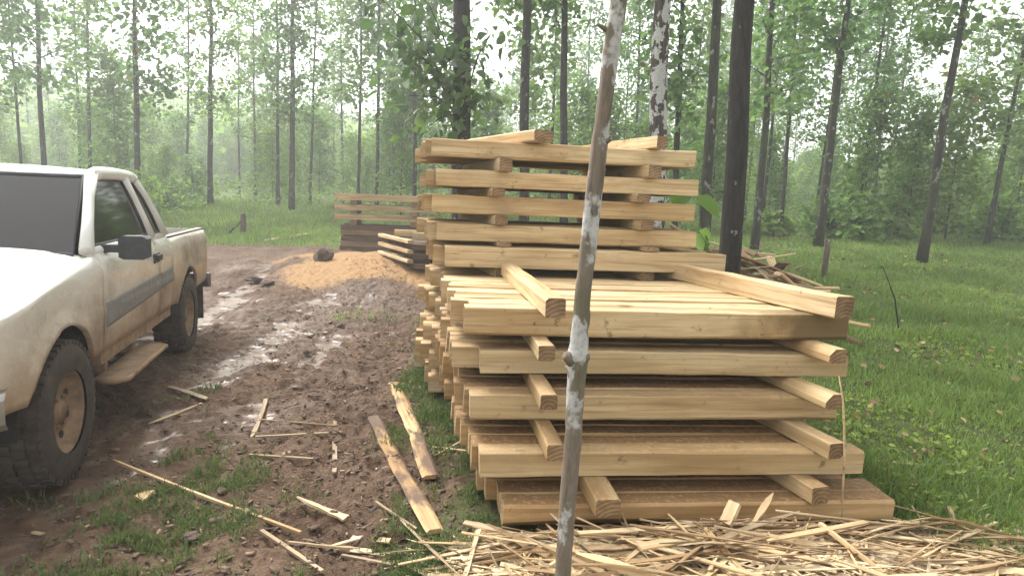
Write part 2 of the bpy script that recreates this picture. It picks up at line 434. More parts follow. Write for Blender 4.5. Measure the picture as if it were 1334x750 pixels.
def simple(name, c, rough=0.6, metal=0.0, spec=0.4, noise=0.0, scale=20.0):
    mt, n, l, b = mat_base(name)
    b.inputs['Base Color'].default_value = (*c, 1); b.inputs['Roughness'].default_value = rough
    b.inputs['Metallic'].default_value = metal; b.inputs['Specular IOR Level'].default_value = spec
    if noise:
        tc = n.new('ShaderNodeTexCoord')
        ns = nd(n, 'ShaderNodeTexNoise', Scale=scale, Detail=5.0, Roughness=0.65); l.new(tc.outputs['Object'], ns.inputs[0])
        r = ramp(n, [(0.3, tuple(x*(1-noise) for x in c)), (0.7, tuple(min(1, x*(1+noise)) for x in c))]); l.new(ns.outputs[0], r.inputs[0])
        l.new(r.outputs[0], b.inputs['Base Color'])
        bump(n, l, b, ns.outputs[0], 0.004, 0.5)
    return mt

def ground_material():
    mt, n, l, b = mat_base('yard_ground')
    def attr(nm):
        a = n.new('ShaderNodeAttribute'); a.attribute_name = nm; return a.outputs['Fac']
    tc = n.new('ShaderNodeTexCoord'); P = tc.outputs['Object']
    n1 = nd(n, 'ShaderNodeTexNoise', Scale=1.6, Detail=6.0, Roughness=0.65); l.new(P, n1.inputs[0])
    n2 = nd(n, 'ShaderNodeTexNoise', Scale=16.0, Detail=6.0, Roughness=0.7); l.new(P, n2.inputs[0])
    n3 = nd(n, 'ShaderNodeTexNoise', Scale=75.0, Detail=4.0, Roughness=0.7); l.new(P, n3.inputs[0])
    mixn = math_n(n, l, 'ADD', math_n(n, l, 'MULTIPLY', n1.outputs[0], 0.45), math_n(n, l, 'MULTIPLY', n2.outputs[0], 0.55))
    mud = ramp(n, [(0.34, (0.058, 0.035, 0.022)), (0.5, (0.13, 0.082, 0.053)), (0.64, (0.215, 0.147, 0.102))]); l.new(mixn, mud.inputs[0])
    c = mud.outputs[0]
    # shreds of bark and shavings trodden into the mud
    mp = nd(n, 'ShaderNodeMapping'); mp.inputs['Scale'].default_value = (24, 70, 1); mp.inputs['Rotation'].default_value = (0, 0, 0.5); l.new(P, mp.inputs[0])
    sh = nd(n, 'ShaderNodeTexNoise', Scale=1.0, Detail=2.0); l.new(mp.outputs[0], sh.inputs[0])
    c = mixc(n, l, maprange(n, l, sh.outputs[0], 0.68, 0.75, 0, 0.55), c, (0.26, 0.17, 0.09))
    gr = ramp(n, [(0.3, (0.05, 0.055, 0.022)), (0.5, (0.075, 0.10, 0.032)), (0.7, (0.11, 0.155, 0.045))]); l.new(mixn, gr.inputs[0])
    gm = math_n(n, l, 'ADD', attr('grass'), math_n(n, l, 'MULTIPLY', math_n(n, l, 'SUBTRACT', n2.outputs[0], 0.5), 0.7))
    c = mixc(n, l, maprange(n, l, gm, 0.45, 0.95, 0, 0.93), c, gr.outputs[0])
    sd = ramp(n, [(0.32, (0.15, 0.08, 0.034)), (0.5, (0.255, 0.148, 0.062)), (0.68, (0.34, 0.215, 0.10))])
    l.new(math_n(n, l, 'ADD', math_n(n, l, 'MULTIPLY', n2.outputs[0], 0.6), math_n(n, l, 'MULTIPLY', n3.outputs[0], 0.4)), sd.inputs[0])
    sm = math_n(n, l, 'ADD', attr('saw'), math_n(n, l, 'MULTIPLY', math_n(n, l, 'SUBTRACT', mixn, 0.5), 2.2))
    c = mixc(n, l, maprange(n, l, sm, 0.3, 0.9), c, sd.outputs[0])
    l.new(c, b.inputs['Base Color'])
    wet = attr('wet')
    bsaw = attr('saw')
    wn_ = math_n(n, l, 'ADD', wet, math_n(n, l, 'MULTIPLY', math_n(n, l, 'SUBTRACT', n2.outputs[0], 0.5), 0.35))
    rgh = maprange(n, l, wn_, 0.15, 0.8, 0.75, 0.30)
    l.new(rgh, b.inputs['Roughness'])
    l.new(maprange(n, l, wn_, 0.1, 0.6, 0.12, 0.5), b.inputs['Specular IOR Level'])
    bs = nd(n, 'ShaderNodeBump'); bs.inputs['Distance'].default_value = 0.055
    l.new(math_n(n, l, 'MULTIPLY', maprange(n, l, wn_, 0.45, 0.85, 0.9, 0.08), maprange(n, l, bsaw, 0.2, 0.7, 1.0, 0.25)), bs.inputs['Strength'])
    l.new(math_n(n, l, 'ADD', n2.outputs[0], math_n(n, l, 'MULTIPLY', n3.outputs[0], 0.45)), bs.inputs['Height'])
    l.new(bs.outputs[0], b.inputs['Normal'])
    return mt
M['ground'] = ground_material()

# ------------------------------------------------------------------ ground sheet
def axis(fine0, fine1, step, lo, hi, grow):
    a = list(np.arange(fine0, fine1+1e-6, step))
    s = step; x = fine1
    while x < hi: s *= grow; x += s; a.append(x)
    s = step; x = fine0; pre = []
    while x > lo: s *= grow; x -= s; pre.append(x)
    return np.array(pre[::-1]+a)
gx = axis(-4.6, 2.6, 0.026, -310, 310, 1.055)
gy = axis(2.2, 7.5, 0.026, -55, 350, 1.022)
GX, GY = np.meshgrid(gx, gy, indexing='xy')
gm_ = grass_mask(GX, GY); sm_ = saw_mask(GX, GY)
rel = mud_relief(GX, GY)
near = sstep((30-GY)/15)
mudz = rel*(1-0.75*gm_)*(1-0.6*sm_)*near
rutzone = sstep((-0.9-GX)/0.6)*sstep((15-GY)/4)*(1-np.clip(gm_*1.5, 0, 1))*(1-np.clip(sm_*1.5, 0, 1))
lvl = -0.042
under = (lvl - mudz)
wet = sstep((under+0.012)/0.018)*rutzone
puddle = (mudz < lvl) & (rutzone > 0.5)
mudz = np.where(puddle, lvl+0.15*(mudz-lvl), mudz)
wet2 = np.clip(0.6*wet + 0.34*rutzone*sstep((fbm(N4, GX*0.8, GY*0.8, 3)-0.42)/0.2), 0, 1)
GZ = gz(GX, GY) + mudz + 0.02*(fbm(N4, GX*3, GY*3, 3)-0.5)*gm_*near
ny, nx = GX.shape
V = np.stack([GX.ravel(), GY.ravel(), GZ.ravel()], 1)
I = np.arange(nx*ny).reshape(ny, nx)
Fq = np.stack([I[:-1, :-1].ravel(), I[:-1, 1:].ravel(), I[1:, 1:].ravel(), I[1:, :-1].ravel()], 1)
ground = link('ground', new_mesh_np('ground', V, Fq, M['ground'], {'grass': gm_.ravel(), 'saw': sm_.ravel(), 'wet': wet2.ravel()}, smooth=True))
tag(ground, 'muddy timber yard ground running into grass', None, None, 'structure')

_reln = {}
def surf(x, y):
    g_ = float(grass_mask(x, y)); s_ = float(saw_mask(x, y)); m_ = float(mud_relief(x, y))*(1-0.75*g_)*(1-0.6*s_)*float(sstep((30-y)/15))
    return gzf(x, y)+max(m_, -0.03)
# ------------------------------------------------------------------ timber
def beam_mesh(name, L, w, h, seed, mats, wane=0.0, bow=0.0):
    r = random.Random(seed)
    segs = 11
    v = []; f = []; mi = []
    ch0 = [0.003+0.011*r.random()**2 for _ in range(4)]
    wc = r.randrange(4) if wane > 0 else -1
    ph = r.random()*6
    for i in range(segs+1):
        t = i/segs; x = (t-0.5)*L
        bz = bow*(1-(2*t-1)**2) + 0.002*r.uniform(-1, 1)
        by = 0.8*bow*math.sin(ph+t*3) + 0.002*r.uniform(-1, 1)
        sc = 1+0.022*r.uniform(-1, 1)
        cs = list(ch0)
        if wc >= 0: cs[wc] += wane*(0.55+0.45*math.sin(ph+t*4.5))*max(0, min(1, 1.3-abs(t-0.5)*r.uniform(0.2, 1.1)))
        hw, hh = w/2*sc, h*sc
        ring = [(hw-cs[0], 0), (hw, cs[0]), (hw, hh-cs[1]), (hw-cs[1], hh), (-hw+cs[2], hh), (-hw, hh-cs[2]), (-hw, cs[3]), (-hw+cs[3], 0)]
        skew = 0.006*r.uniform(-1, 1) if i in (0, segs) else 0
        for y, z in ring: v.append((x+skew*z/h, y+by, z+bz))
    for i in range(segs):
        for k in range(8):
            a = i*8+k; c = i*8+(k+1) % 8
            f.append((a, c, c+8, a+8)); mi.append(0)
    f.append(tuple(reversed(range(8)))); mi.append(1)
    f.append(tuple(segs*8+k for k in range(8))); mi.append(1)
    me = bpy.data.meshes.new(name); me.from_pydata(v, [], f)
    for x in mats: me.materials.append(x)
    me.polygons.foreach_set('material_index', mi); me.update()
    return me
ORD = ['first', 'second', 'third', 'fourth', 'fifth', 'sixth', 'seventh', 'eighth', 'ninth', 'tenth', 'eleventh', 'twelfth', 'thirteenth', 'fourteenth', 'fifteenth', 'sixteenth']
_seed = [100]
def put_beam(name, left, ang, L, w, h, mats, label, cat, group, wane=0.0, bow=0.0, pitch=0.0):
    """left: position of the left (or near) end centre at the bottom face"""
    _seed[0] += 1
    me = beam_mesh(name, L, w, h, _seed[0], mats, wane, bow)
    d = Vector((math.cos(ang)*math.cos(pitch), math.sin(ang)*math.cos(pitch), math.sin(pitch)))
    o = link(name, me, None, Vector(left)+d*(L/2), Euler((0, -pitch, ang)))
    return tag(o, label, cat, group)

def layer(front_left, ang, rowdir, z, L, h, n, wid, mats_front, mats_rest, where, layername, group, jit=0.03, front_h=None, wane_front=0.0, seed=0, gap=0.004, lo=0.0, front_L=None):
    """a layer of beams lying side by side; front_left = left near bottom corner of the front beam"""
    r = random.Random(seed*77+5)
    u = Vector((math.cos(ang), math.sin(ang), 0)); nrm = Vector((-math.sin(ang), math.cos(ang), 0))
    adv = 0.0
    shear = math.tan(rowdir-ang)            # how far each row creeps leftwards
    for i in range(n):
        w = wid*(1 + (0.16*r.uniform(-1, 1) if i else 0))
        off = -shear*adv + (r.uniform(-jit, jit)*1.3 if i else 0) + (lo if i else 0)
        p = Vector((front_left[0], front_left[1], z)) + nrm*(adv+w/2) + u*off
        hh = h*(1+(0.05*r.uniform(-1, 1.0) if i else 0)) if not (i == 0 and front_h) else front_h
        LL = (front_L if front_L and i == 0 else L)*(1+(0.018*r.uniform(-1, 1) if i else 0))
        mats = mats_front if i == 0 else mats_rest
        pos = 'front timber' if i == 0 else ('rearmost timber' if i == n-1 else ORD[i]+' timber back')
        put_beam('squared_timber', p, ang+R(0.5)*r.uniform(-1, 1)*(1 if i else 0), LL, w, hh, mats,
                 f'{pos} in the {layername} of the {where}', 'timber', group,
                 wane=((wane_front or 0.010) if i == 0 else (0.03*r.random() if r.random() < 0.5 else 0.0)), bow=0.006*r.uniform(-1, 1))
        adv += w+gap+0.006*r.random()
    return adv

A1 = R(6.5); ROW1 = R(11.5)
near_layers = [  # left front bottom corner (x, y), z, h, L, n, width, front mats, rest mats, stagger of the rows behind
    ((0.00, 2.85), 0.055, 0.115, 2.00, 14, 0.125, ('brown', 'end_tan'), ('brown', 'end_tan'), 'bottom layer', 0.030, -0.02),
    ((-0.12, 2.95), 0.262, 0.122, 2.00, 14, 0.125, ('tan', 'end_tan'), ('brown', 'end_tan'), 'fourth layer down', 0.0, -0.035),
    ((-0.19, 3.17), 0.470, 0.135, 2.02, 13, 0.12, ('tan', 'end_tan'), ('brown', 'end_tan'), 'third layer down', 0.0, -0.04),
    ((-0.15, 3.29), 0.685, 0.125, 2.08, 12, 0.12, ('tan', 'end_tan'), ('tan', 'end_tan'), 'second layer down', 0.0, -0.11),
    ((-0.245, 3.30), 0.890, 0.148, 2.18, 11, 0.122, ('fresh_end', 'end_brown'), ('fresh', 'end_tan'), 'top layer', 0.0, 0.0),
]
for k, (fl, z, h, L, n, wd, mf, mr, nm, wane, lo) in enumerate(near_layers):
    layer(fl, A1 if k < 4 else R(7), ROW1, z, L, h, n, wd, [M[x] for x in mf], [M[x] for x in mr], 'near timber stack', nm, 'timbers of the near stack', seed=k+1, wane_front=wane, lo=lo, jit=0.035)
# spacers laid across the near stack: near end from pixel, direction away to the left
def spacer(near_xy, z, L, dirdeg, w, h, mats, label, group, wane=0.0):
    # runs from the near end away from the camera
    ang = R(90+dirdeg)
    return put_beam('spacer_timber', (near_xy[0], near_xy[1], z), ang, L, w, h, mats, label, 'timber spacer', group, wane=wane)
EB = [M['fresh'], M['end_brown']]; EBt = [M['tan'], M['end_brown']]
spacer((0.22, 3.09), 1.041, 1.95, 8.5, 0.10, 0.095, EB, 'loose square spacer lying on top of the near stack, left of its middle', 'spacers of the near stack', 0.008)
spacer((1.80, 3.41), 1.041, 1.95, 17, 0.12, 0.12, EB, 'thick pale spacer lying across the right end of the near stack top', 'spacers of the near stack', 0.01)
for k, (a, b_, z, h, mt) in enumerate((((0.19, 3.12), (1.75, 3.32), 0.812, 0.077, EB), ((0.20, 2.98), (1.675, 3.17), 0.607, 0.077, EBt), ((0.24, 2.89), (1.66, 3.06), 0.386, 0.083, EBt), ((0.485, 2.78), (1.57, 3.0), 0.172, 0.089, EBt))):
    nm = ('first', 'second', 'third', 'lowest')[k]
    spacer(a, z, 1.9, 8, 0.085 if k < 3 else 0.12, h, mt, f'{nm} spacer down between layers on the left of the near stack', 'spacers of the near stack', 0.012)
    spacer(b_, z, 1.85, 12+2*k, 0.10, h, mt, f'{nm} spacer down between layers on the right of the near stack', 'spacers of the near stack', 0.03 if k < 3 else 0.0)
for k, x in enumerate((0.22, 1.55)):
    put_beam('bearer_timber', (x, 2.95 if k == 0 else 3.12, -0.02), R(98), 1.8, 0.09, 0.073, EBt, ('left', 'right')[k]+' bearer on the ground under the near stack', 'timber bearer', 'bearers under the near stack')

A2 = R(7)
tall = [  # z, h, L, left front corner, front mats
    (1.915, 0.128, 2.06, (-0.645, 4.85)), (1.695, 0.125, 2.06, (-0.605, 4.85)), (1.492, 0.138, 2.08, (-0.635, 4.86)),
    (1.285, 0.132, 2.06, (-0.590, 4.85)), (1.095, 0.155, 2.20, (-0.510, 4.74)), (0.885, 0.13, 2.1, (-0.56, 4.90)), (0.675, 0.13, 2.1, (-0.60, 4.94)),
    (0.465, 0.13, 2.1, (-0.62, 4.92)), (0.26, 0.13, 2.1, (-0.64, 4.94)), (0.055, 0.13, 2.1, (-0.64, 4.95))]
LN = ['top layer', 'second layer down', 'third layer down', 'fourth layer down', 'fifth layer down', 'sixth layer down', 'seventh layer down', 'eighth layer down', 'ninth layer down', 'bottom layer']
for k, (z, h, L, fl) in enumerate(tall):
    mts = ('fresh', 'end_tan') if k in (0, 1, 4) else ('fresh_dust', 'end_tan')
    layer(fl, A2, R(13), z, L, h, 9 if k < 5 else 7, 0.125, [M[x] for x in mts], [M['fresh_dust'], M['end_tan']], 'tall middle stack', LN[k], 'timbers of the tall stack', seed=20+k, jit=0.05, lo=-0.015, gap=0.01, wane_front=0.012 if k == 2 else 0.0)
for k in range(9):
    z0 = tall[k+1][0]+tall[k+1][1]*0.99; z1 = tall[k][0]
    dx = (0.0, -0.05, -0.02, 0.02, 0, 0, 0, 0, 0)[k]
    spacer((-0.08+dx, 4.83), z0+0.001, 1.3, 17, 0.10, z1-z0-0.001, EBt, f'left spacer under the {LN[k]} of the tall stack', 'spacers of the tall stack', 0.01)
    spacer((1.06+dx*1.5, 4.97), z0+0.001, 1.3, 17, 0.11, z1-z0-0.001, EBt, f'right spacer under the {LN[k]} of the tall stack', 'spacers of the tall stack', 0.01)
ztop = tall[0][0]+tall[0][1]+0.002
put_beam('spacer_timber', (0.19, 4.83, ztop), R(90+29), 1.75, 0.16, 0.085, [M['fresh'], M['end_brown']], 'brown-ended spacer on top of the tall stack, left of the two', 'timber spacer', 'spacers of the tall stack')
put_beam('spacer_timber', (1.10, 4.95, ztop), R(90+22), 1.4, 0.10, 0.09, [M['fresh'], M['end_brown']], 'brown-ended spacer on top of the tall stack, right of the two', 'timber spacer', 'spacers of the tall stack')

# far stack beyond the sawdust
A3 = R(5)
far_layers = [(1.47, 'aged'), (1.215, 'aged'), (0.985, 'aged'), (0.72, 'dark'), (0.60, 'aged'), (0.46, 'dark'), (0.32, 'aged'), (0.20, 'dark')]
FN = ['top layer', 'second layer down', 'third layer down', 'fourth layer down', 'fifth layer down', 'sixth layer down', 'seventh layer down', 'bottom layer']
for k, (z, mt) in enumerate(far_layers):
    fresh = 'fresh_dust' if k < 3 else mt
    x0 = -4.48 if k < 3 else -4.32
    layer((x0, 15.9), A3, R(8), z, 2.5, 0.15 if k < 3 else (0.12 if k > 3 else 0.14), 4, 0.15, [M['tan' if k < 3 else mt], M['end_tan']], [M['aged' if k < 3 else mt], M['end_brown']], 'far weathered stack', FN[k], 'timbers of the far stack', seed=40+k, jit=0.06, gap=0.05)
for k, z in enumerate((1.366, 1.136, 0.861)):
    h = far_layers[k][0]-z
    for s, x in (('left', -4.0), ('right', -2.5)):
        put_beam('spacer_timber', (x, 15.85, z), R(96), 0.95, 0.16, h, [M['aged'], M['end_brown']], f'{s} spacer under the {FN[k]} of the far stack', 'timber spacer', 'spacers of the far stack')

# low stack in front of it: dark timbers with pale spacers along the left flank
LOW = (-1.80, 11.45)
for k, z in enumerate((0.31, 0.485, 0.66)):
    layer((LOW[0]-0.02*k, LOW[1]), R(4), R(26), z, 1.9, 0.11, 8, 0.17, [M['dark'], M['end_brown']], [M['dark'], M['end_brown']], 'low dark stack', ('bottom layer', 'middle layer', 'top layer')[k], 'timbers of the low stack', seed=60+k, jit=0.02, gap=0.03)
    put_beam('spacer_timber', (LOW[0]-0.045, LOW[1]-0.06, z+0.112), R(90+27.5), 1.95, 0.11, 0.062, [M['fresh'], M['end_tan']], ('lowest', 'middle', 'topmost')[k]+' pale spacer along the left flank of the low dark stack', 'timber spacer', 'spacers of the low stack')
put_beam('squared_timber', (-1.86, 11.75, 0.835), R(2), 1.7, 0.17, 0.12, [M['tan'], M['end_tan']], 'front pale timber lying loose on the low dark stack', 'timber', 'timbers of the low stack')
put_beam('squared_timber', (-2.35, 12.6, 0.835), R(2), 1.9, 0.17, 0.12, [M['tan'], M['end_tan']], 'rear pale timber lying loose on the low dark stack', 'timber', 'timbers of the low stack')

# ------------------------------------------------------------------ leaves
def leaf_mesh_arrays(P, D, S, W, tint, droop=0.15, fold=0.18, r=None):
    """hexagonal folded leaves: P base points, D unit directions, S length, W width"""
    r = r or rng
    n = len(P)
    up = np.tile(np.array([0, 0, 1.0]), (n, 1)) + 0.9*r.normal(size=(n, 3))
    side = np.cross(D, up); side /= np.linalg.norm(side, axis=1, keepdims=True)+1e-9
    nor = np.cross(side, D)
    prof = [(0.0, 0.0, 0.0), (0.28, -0.46, 1), (0.70, -0.40, 1), (1.0, 0.0, 0), (0.70, 0.40, 1), (0.28, 0.46, 1)]
    vs = []
    for a, s_, k in prof:
        vs.append(P + D*(a*S)[:, None] + side*(s_*W)[:, None] + nor*(k*fold*W - droop*S*a*a)[:, None])
    Vv = np.stack(vs, 1).reshape(-1, 3)
    b = np.arange(n)*6
    q = np.concatenate([np.stack([b, b+1, b+2, b+3], 1), np.stack([b, b+3, b+4, b+5], 1)])
    return Vv, q, np.repeat(tint, 6)
def rand_dirs(n, r, zb=-0.1):
    d = r.normal(size=(n, 3)); d[:, 2] = d[:, 2]*0.6+zb
    return d/np.linalg.norm(d, axis=1, keepdims=True)

def make_tree(seed, H=15.0, z0=4.5, reach=2.6, limbs=30, per=9, leaf=0.30, leaves=11, dia=0.24, sides=10, mat_l=None, spread=0.45):
    """returns trunk mesh and crown mesh, base at the origin, trunk vertical"""
    r = np.random.default_rng(seed); pr = random.Random(seed)
    mb = MB()
    pts = []; rad = []
    ns = 14; ox = oy = 0.0
    for i in range(ns+1):
        t = i/ns
        if i > 1: ox += 0.035*pr.uniform(-1, 1)*H/15; oy += 0.035*pr.uniform(-1, 1)*H/15
        pts.append((ox, oy, H*t)); rad.append(max(0.012, dia/2*(1.0-0.80*t**1.1)*(1.28 if i == 0 else 1)))
    mb.tube(pts, rad, sides)
    def on(z):
        t = min(max(z/H, 0), 0.999)*ns; i = int(t); f_ = t-i
        return Vector(pts[i]).lerp(Vector(pts[i+1]), f_)
    CP = []; CS = []
    for k in range(limbs):
        t = (k+pr.random())/limbs
        z = z0+(H-0.3-z0)*t
        az = pr.random()*2*math.pi
        ln = reach*(1.0-0.62*t)*pr.uniform(0.55, 1.1)*(0.55+min(1, t*5)*0.45)
        el = R(pr.uniform(5, 40)+25*t)
        p0 = on(z); d = Vector((math.cos(az)*math.cos(el), math.sin(az)*math.cos(el), math.sin(el)))
        bend = Vector((pr.uniform(-.25, .25), pr.uniform(-.25, .25), pr.uniform(-0.25, 0.05)))
        p1 = p0+d*ln*0.5+bend*0.15*ln; p2 = p0+d*ln+bend*0.5*ln
        rr = 0.028*(1-0.6*t)*max(0.5, ln/2)
        mb.tube([p0, p1, p2], [rr, rr*0.65, rr*0.25], 4, cap=False)
        for j in range(per):
            s_ = 0.25+0.8*(j+pr.random())/per
            q = (p0.lerp(p1, s_*2) if s_ < 0.5 else p1.lerp(p2, (s_-0.5)*2))
            CP.append(q); CS.append(pr.uniform(0.6, 1.15))
    CP = np.array([tuple(p) for p in CP]); CS = np.array(CS)
    n = len(CP)*leaves
    base = np.repeat(CP, leaves, 0) + r.normal(size=(n, 3))*np.array([spread, spread, spread*0.7])*np.repeat(CS, leaves)[:, None]
    D = rand_dirs(n, r, -0.25)
    S = leaf*r.uniform(0.55, 1.25, n); W = S*r.uniform(0.55, 0.8, n)
    tint = np.clip(0.45+0.28*r.normal(size=n), 0, 1)
    tint = np.where(r.random(n) < 0.01, 1.0, np.minimum(tint, 0.96))
    Vv, q, tn = leaf_mesh_arrays(base, D, S, W, tint, r=r)
    crown = new_mesh_np('crown', Vv, q, mat_l or M['leaf'], {'tint': tn})
    me = bpy.data.meshes.new('trunk'); me.from_pydata(mb.v, [], mb.f); me.materials.append(M['bark_dark'])
    me.polygons.foreach_set('use_smooth', mb.sm); me.update()
    return me, crown

# variants: mid distance (4), high-crowned near (2), sparse (2), young saplings (2)
TREE = {}
for k in range(4): TREE['mid', k] = make_tree(50+k, H=14+k, z0=3.6+0.5*k, reach=2.5, limbs=30, per=8, leaf=0.25, leaves=8, dia=0.25)
for k in range(2): TREE['near', k] = make_tree(70+k, H=16, z0=6.2, reach=3.0, limbs=26, per=8, leaf=0.27, leaves=12, dia=0.25, sides=18)
for k in range(2): TREE['sparse', k] = make_tree(80+k, H=15, z0=4.0, reach=1.9, limbs=28, per=6, leaf=0.23, leaves=10, dia=0.22, spread=0.33)
for k in range(2): TREE['young', k] = make_tree(90+k, H=6.0, z0=0.9, reach=1.6, limbs=28, per=7, leaf=0.21, leaves=10, dia=0.07, mat_l=M['leaf_bright'])
def place_tree(kind, k, x, y, s, rz, label, group, bark=None, lean=(0, 0), dia_scale=1.0, name='teak_tree', leafmat=None):
    tm, cm = TREE[kind, k]
    root = empty(name, (x, y, gzf(x, y)-0.05), 0)
    root.rotation_euler = Euler((lean[1], lean[0], rz), 'ZYX') if False else (0, 0, 0)
    mtx = Matrix.Translation((x, y, gzf(x, y)-0.05)) @ Matrix.Rotation(lean[0], 4, 'Y') @ Matrix.Rotation(rz, 4, 'Z')
    root.matrix_world = mtx
    root.scale = (s*dia_scale**0.0, s, s)
    t = link('trunk', tm, root); c = link('crown', cm, root)
    t.scale = (dia_scale, dia_scale, 1)
    if bark:
        t.data = tm.copy(); t.data.materials[0] = bark
    tag(root, label, 'tree', group)
    return root
# (x at y=260, x at y=0, depth, diameter, kind, variant, bark, label)
TT = [
    (601, 597, 11.0, 0.34, 'near', 0, 'bark_dark', 'dark thick trunked tree with low leafy shoots rising behind the tall stack'),
    (683, 692, 16.0, 0.26, 'near', 1, 'bark_dark', 'dark straight trunk just right of the leafy tree behind the tall stack'),
    (735, 741, 19.0, 0.24, 'near', 0, 'bark_dark', 'slim dark trunk rising behind the middle of the tall stack'),
    (856, 871, 9.0, 0.26, 'near', 1, 'bark_mottled', 'trunk mottled with white lichen rising behind the right end of the tall stack'),
    (880, 889, 20.0, 0.20, 'mid', 0, 'bark_dark', 'thin dark trunk close behind the white-mottled tree'),
    (920, 937, 14.0, 0.24, 'near', 0, 'bark_grey', 'mossy speckled trunk between the mottled tree and the big dark trunk'),
    (957, 979, 7.4, 0.245, 'near', 1, 'bark_dark', 'big dark trunk standing at the right rear corner of the near stack'),
    (988, 1006, 21.0, 0.25, 'mid', 1, 'bark_grey', 'grey trunk just right of the big dark trunk'),
    (1020, 1034, 27.0, 0.22, 'mid', 2, 'bark_grey', 'slim trunk in the grass between the big dark trunk and the leaning one'),
    (1074, 1110, 22.0, 0.28, 'near', 0, 'bark_grey', 'dark trunk leaning right behind the fence post in the grass'),
    (1140, 1160, 36.0, 0.24, 'mid', 3, 'bark_grey', 'hazy trunk beyond the broad-leaved shrubs at the right'),
    (1215, 1262, 19.0, 0.25, 'near', 1, 'bark_grey', 'leaning trunk in the grass at the far right edge'),
    (1296, 1345, 25.0, 0.25, 'mid', 0, 'bark_grey', 'rightmost slim trunk standing in the grass'),
    (274, 271, 28.0, 0.30, 'sparse', 0, 'bark_grey', 'straight dark trunk alone behind the truck bed'),
    (243, 246, 36.0, 0.20, 'sparse', 1, 'bark_grey', 'thin trunk left of the lone dark trunk behind the truck'),
    (333, 331, 38.0, 0.20, 'sparse', 0, 'bark_grey', 'thin pale trunk behind the braced fence post'),
    (312, 310, 42.0, 0.18, 'sparse', 1, 'bark_grey', 'very thin hazy trunk left of the braced fence post'),
    (362, 361, 30.0, 0.22, 'sparse', 1, 'bark_grey', 'left trunk of the close pair behind the muddy clearing'),
    (380, 381, 28.0, 0.32, 'sparse', 0, 'bark_grey', 'thicker speckled right trunk of the close pair behind the muddy clearing'),
    (404, 412, 33.0, 0.19, 'sparse', 1, 'bark_grey', 'thin leaning trunk right of the close pair'),
    (180, 176, 24.0, 0.28, 'mid', 0, 'bark_grey', 'leafy tree behind the truck cab'),
    (467, 468, 30.0, 0.20, 'mid', 2, 'bark_dark', 'thin trunk behind the left end of the far stack'),
    (491, 492, 29.0, 0.21, 'mid', 3, 'bark_dark', 'thin trunk behind the middle of the far stack'),
    (513, 514, 36.0, 0.20, 'mid', 1, 'bark_dark', 'slender trunk behind the right part of the far stack'),
    (540, 541, 26.0, 0.22, 'mid', 0, 'bark_dark', 'dark trunk between the far stack and the tall stack'),
    (60, 48, 24.0, 0.25, 'mid', 1, 'bark_grey', 'trunk rising behind the truck windscreen'),
    (118, 110, 31.0, 0.22, 'mid', 2, 'bark_grey', 'slim trunk behind the truck roof'),
]
for i, (xa, xb, Y, dia, kind, k, bark, lab) in enumerate(TT):
    a = at(xa, 260, Y); b = at(xb, 0, Y)
    lean = math.atan2(b.x-a.x, b.z-a.z)
    zb = gzf(a.x, Y)
    x0 = a.x-math.tan(lean)*(a.z-zb)
    dia0 = {'near': 0.25, 'mid': 0.25, 'sparse': 0.22}[kind]
    place_tree(kind, k, x0, Y, 1.0, random.random()*6.28, lab, 'teak trees round the clearing', M[bark], (lean, 0), dia/dia0*(1.06 if Y < 23 else 0.8))
# the plantation behind: far trunks share a label per stretch
def stretch(what, px, Y, split):
    for lim, w in ((110, 'behind the truck windscreen'), (215, 'behind the truck cab'), (300, 'behind the truck bed'), (370, 'behind the braced fence post'), (435, 'behind the sawdust mound'), (560, 'behind the far stack'),
                   (690, 'behind the left half of the tall stack'), (860, 'behind the right half of the tall stack'), (960, 'behind the big dark trunk'), (1060, 'left of the leaning trunk'), (1180, 'behind the broad-leaved shrubs')):
        if px < lim: break
    else: w = 'beyond the grass at the far right'
    return f"{what} {'in front' if Y < split else 'deep'} in the wood {w}" 
taken = [(at(t[0], 260, t[2]).x, t[2]) for t in TT]
cnt = 0; tries = 0
while cnt < 80 and tries < 6000:
    tries += 1
    Y = 24+58*random.random()**1.1; X = random.uniform(-1, 1)*(0.92*Y+5)
    px = 667+830*X/Y
    if any((X-a)**2+(Y-b)**2 < (2.6 if Y < 45 else 3.2)**2 for a, b in taken): continue
    if 185 < px < 335: continue        # open gap showing sky
    if Y < 27 and px > 900: continue
    taken.append((X, Y)); cnt += 1
    if px < 430 and random.random() < 0.35: continue
    kind = 'sparse' if px < 430 else 'mid'
    k = random.randrange(2 if kind == 'sparse' else 4)
    lab = stretch('plantation tree', px, Y, 42)
    place_tree(kind, k, X, Y, random.uniform(0.8, 1.15), random.random()*6.28, lab, 'plantation trees in the wood', None, (R(random.uniform(-1.5, 1.5)), 0), random.uniform(0.6, 0.9))
# young bright trees of the understory
cnt = 0; tries = 0; ytaken = []
while cnt < 190 and tries < 4000:
    tries += 1
    Y = 26+40*random.random(); X = random.uniform(-1, 1)*(0.9*Y+3)
    px = 667+830*X/Y
    if any((X-a)**2+(Y-b)**2 < 1.4**2 for a, b in ytaken): continue
    if px < 430 and Y < 30: continue
    if 190 < px < 335 and Y < 46 and random.random() < 0.6: continue
    ytaken.append((X, Y)); cnt += 1
    s = random.uniform(0.45, 1.15)
    lab = stretch('bright young tree', px, Y, 40)
    place_tree('young', random.randrange(2), X, Y, s, random.random()*6.28, lab, 'young trees of the undergrowth', None, (0, 0), 1.0, name='young_tree')

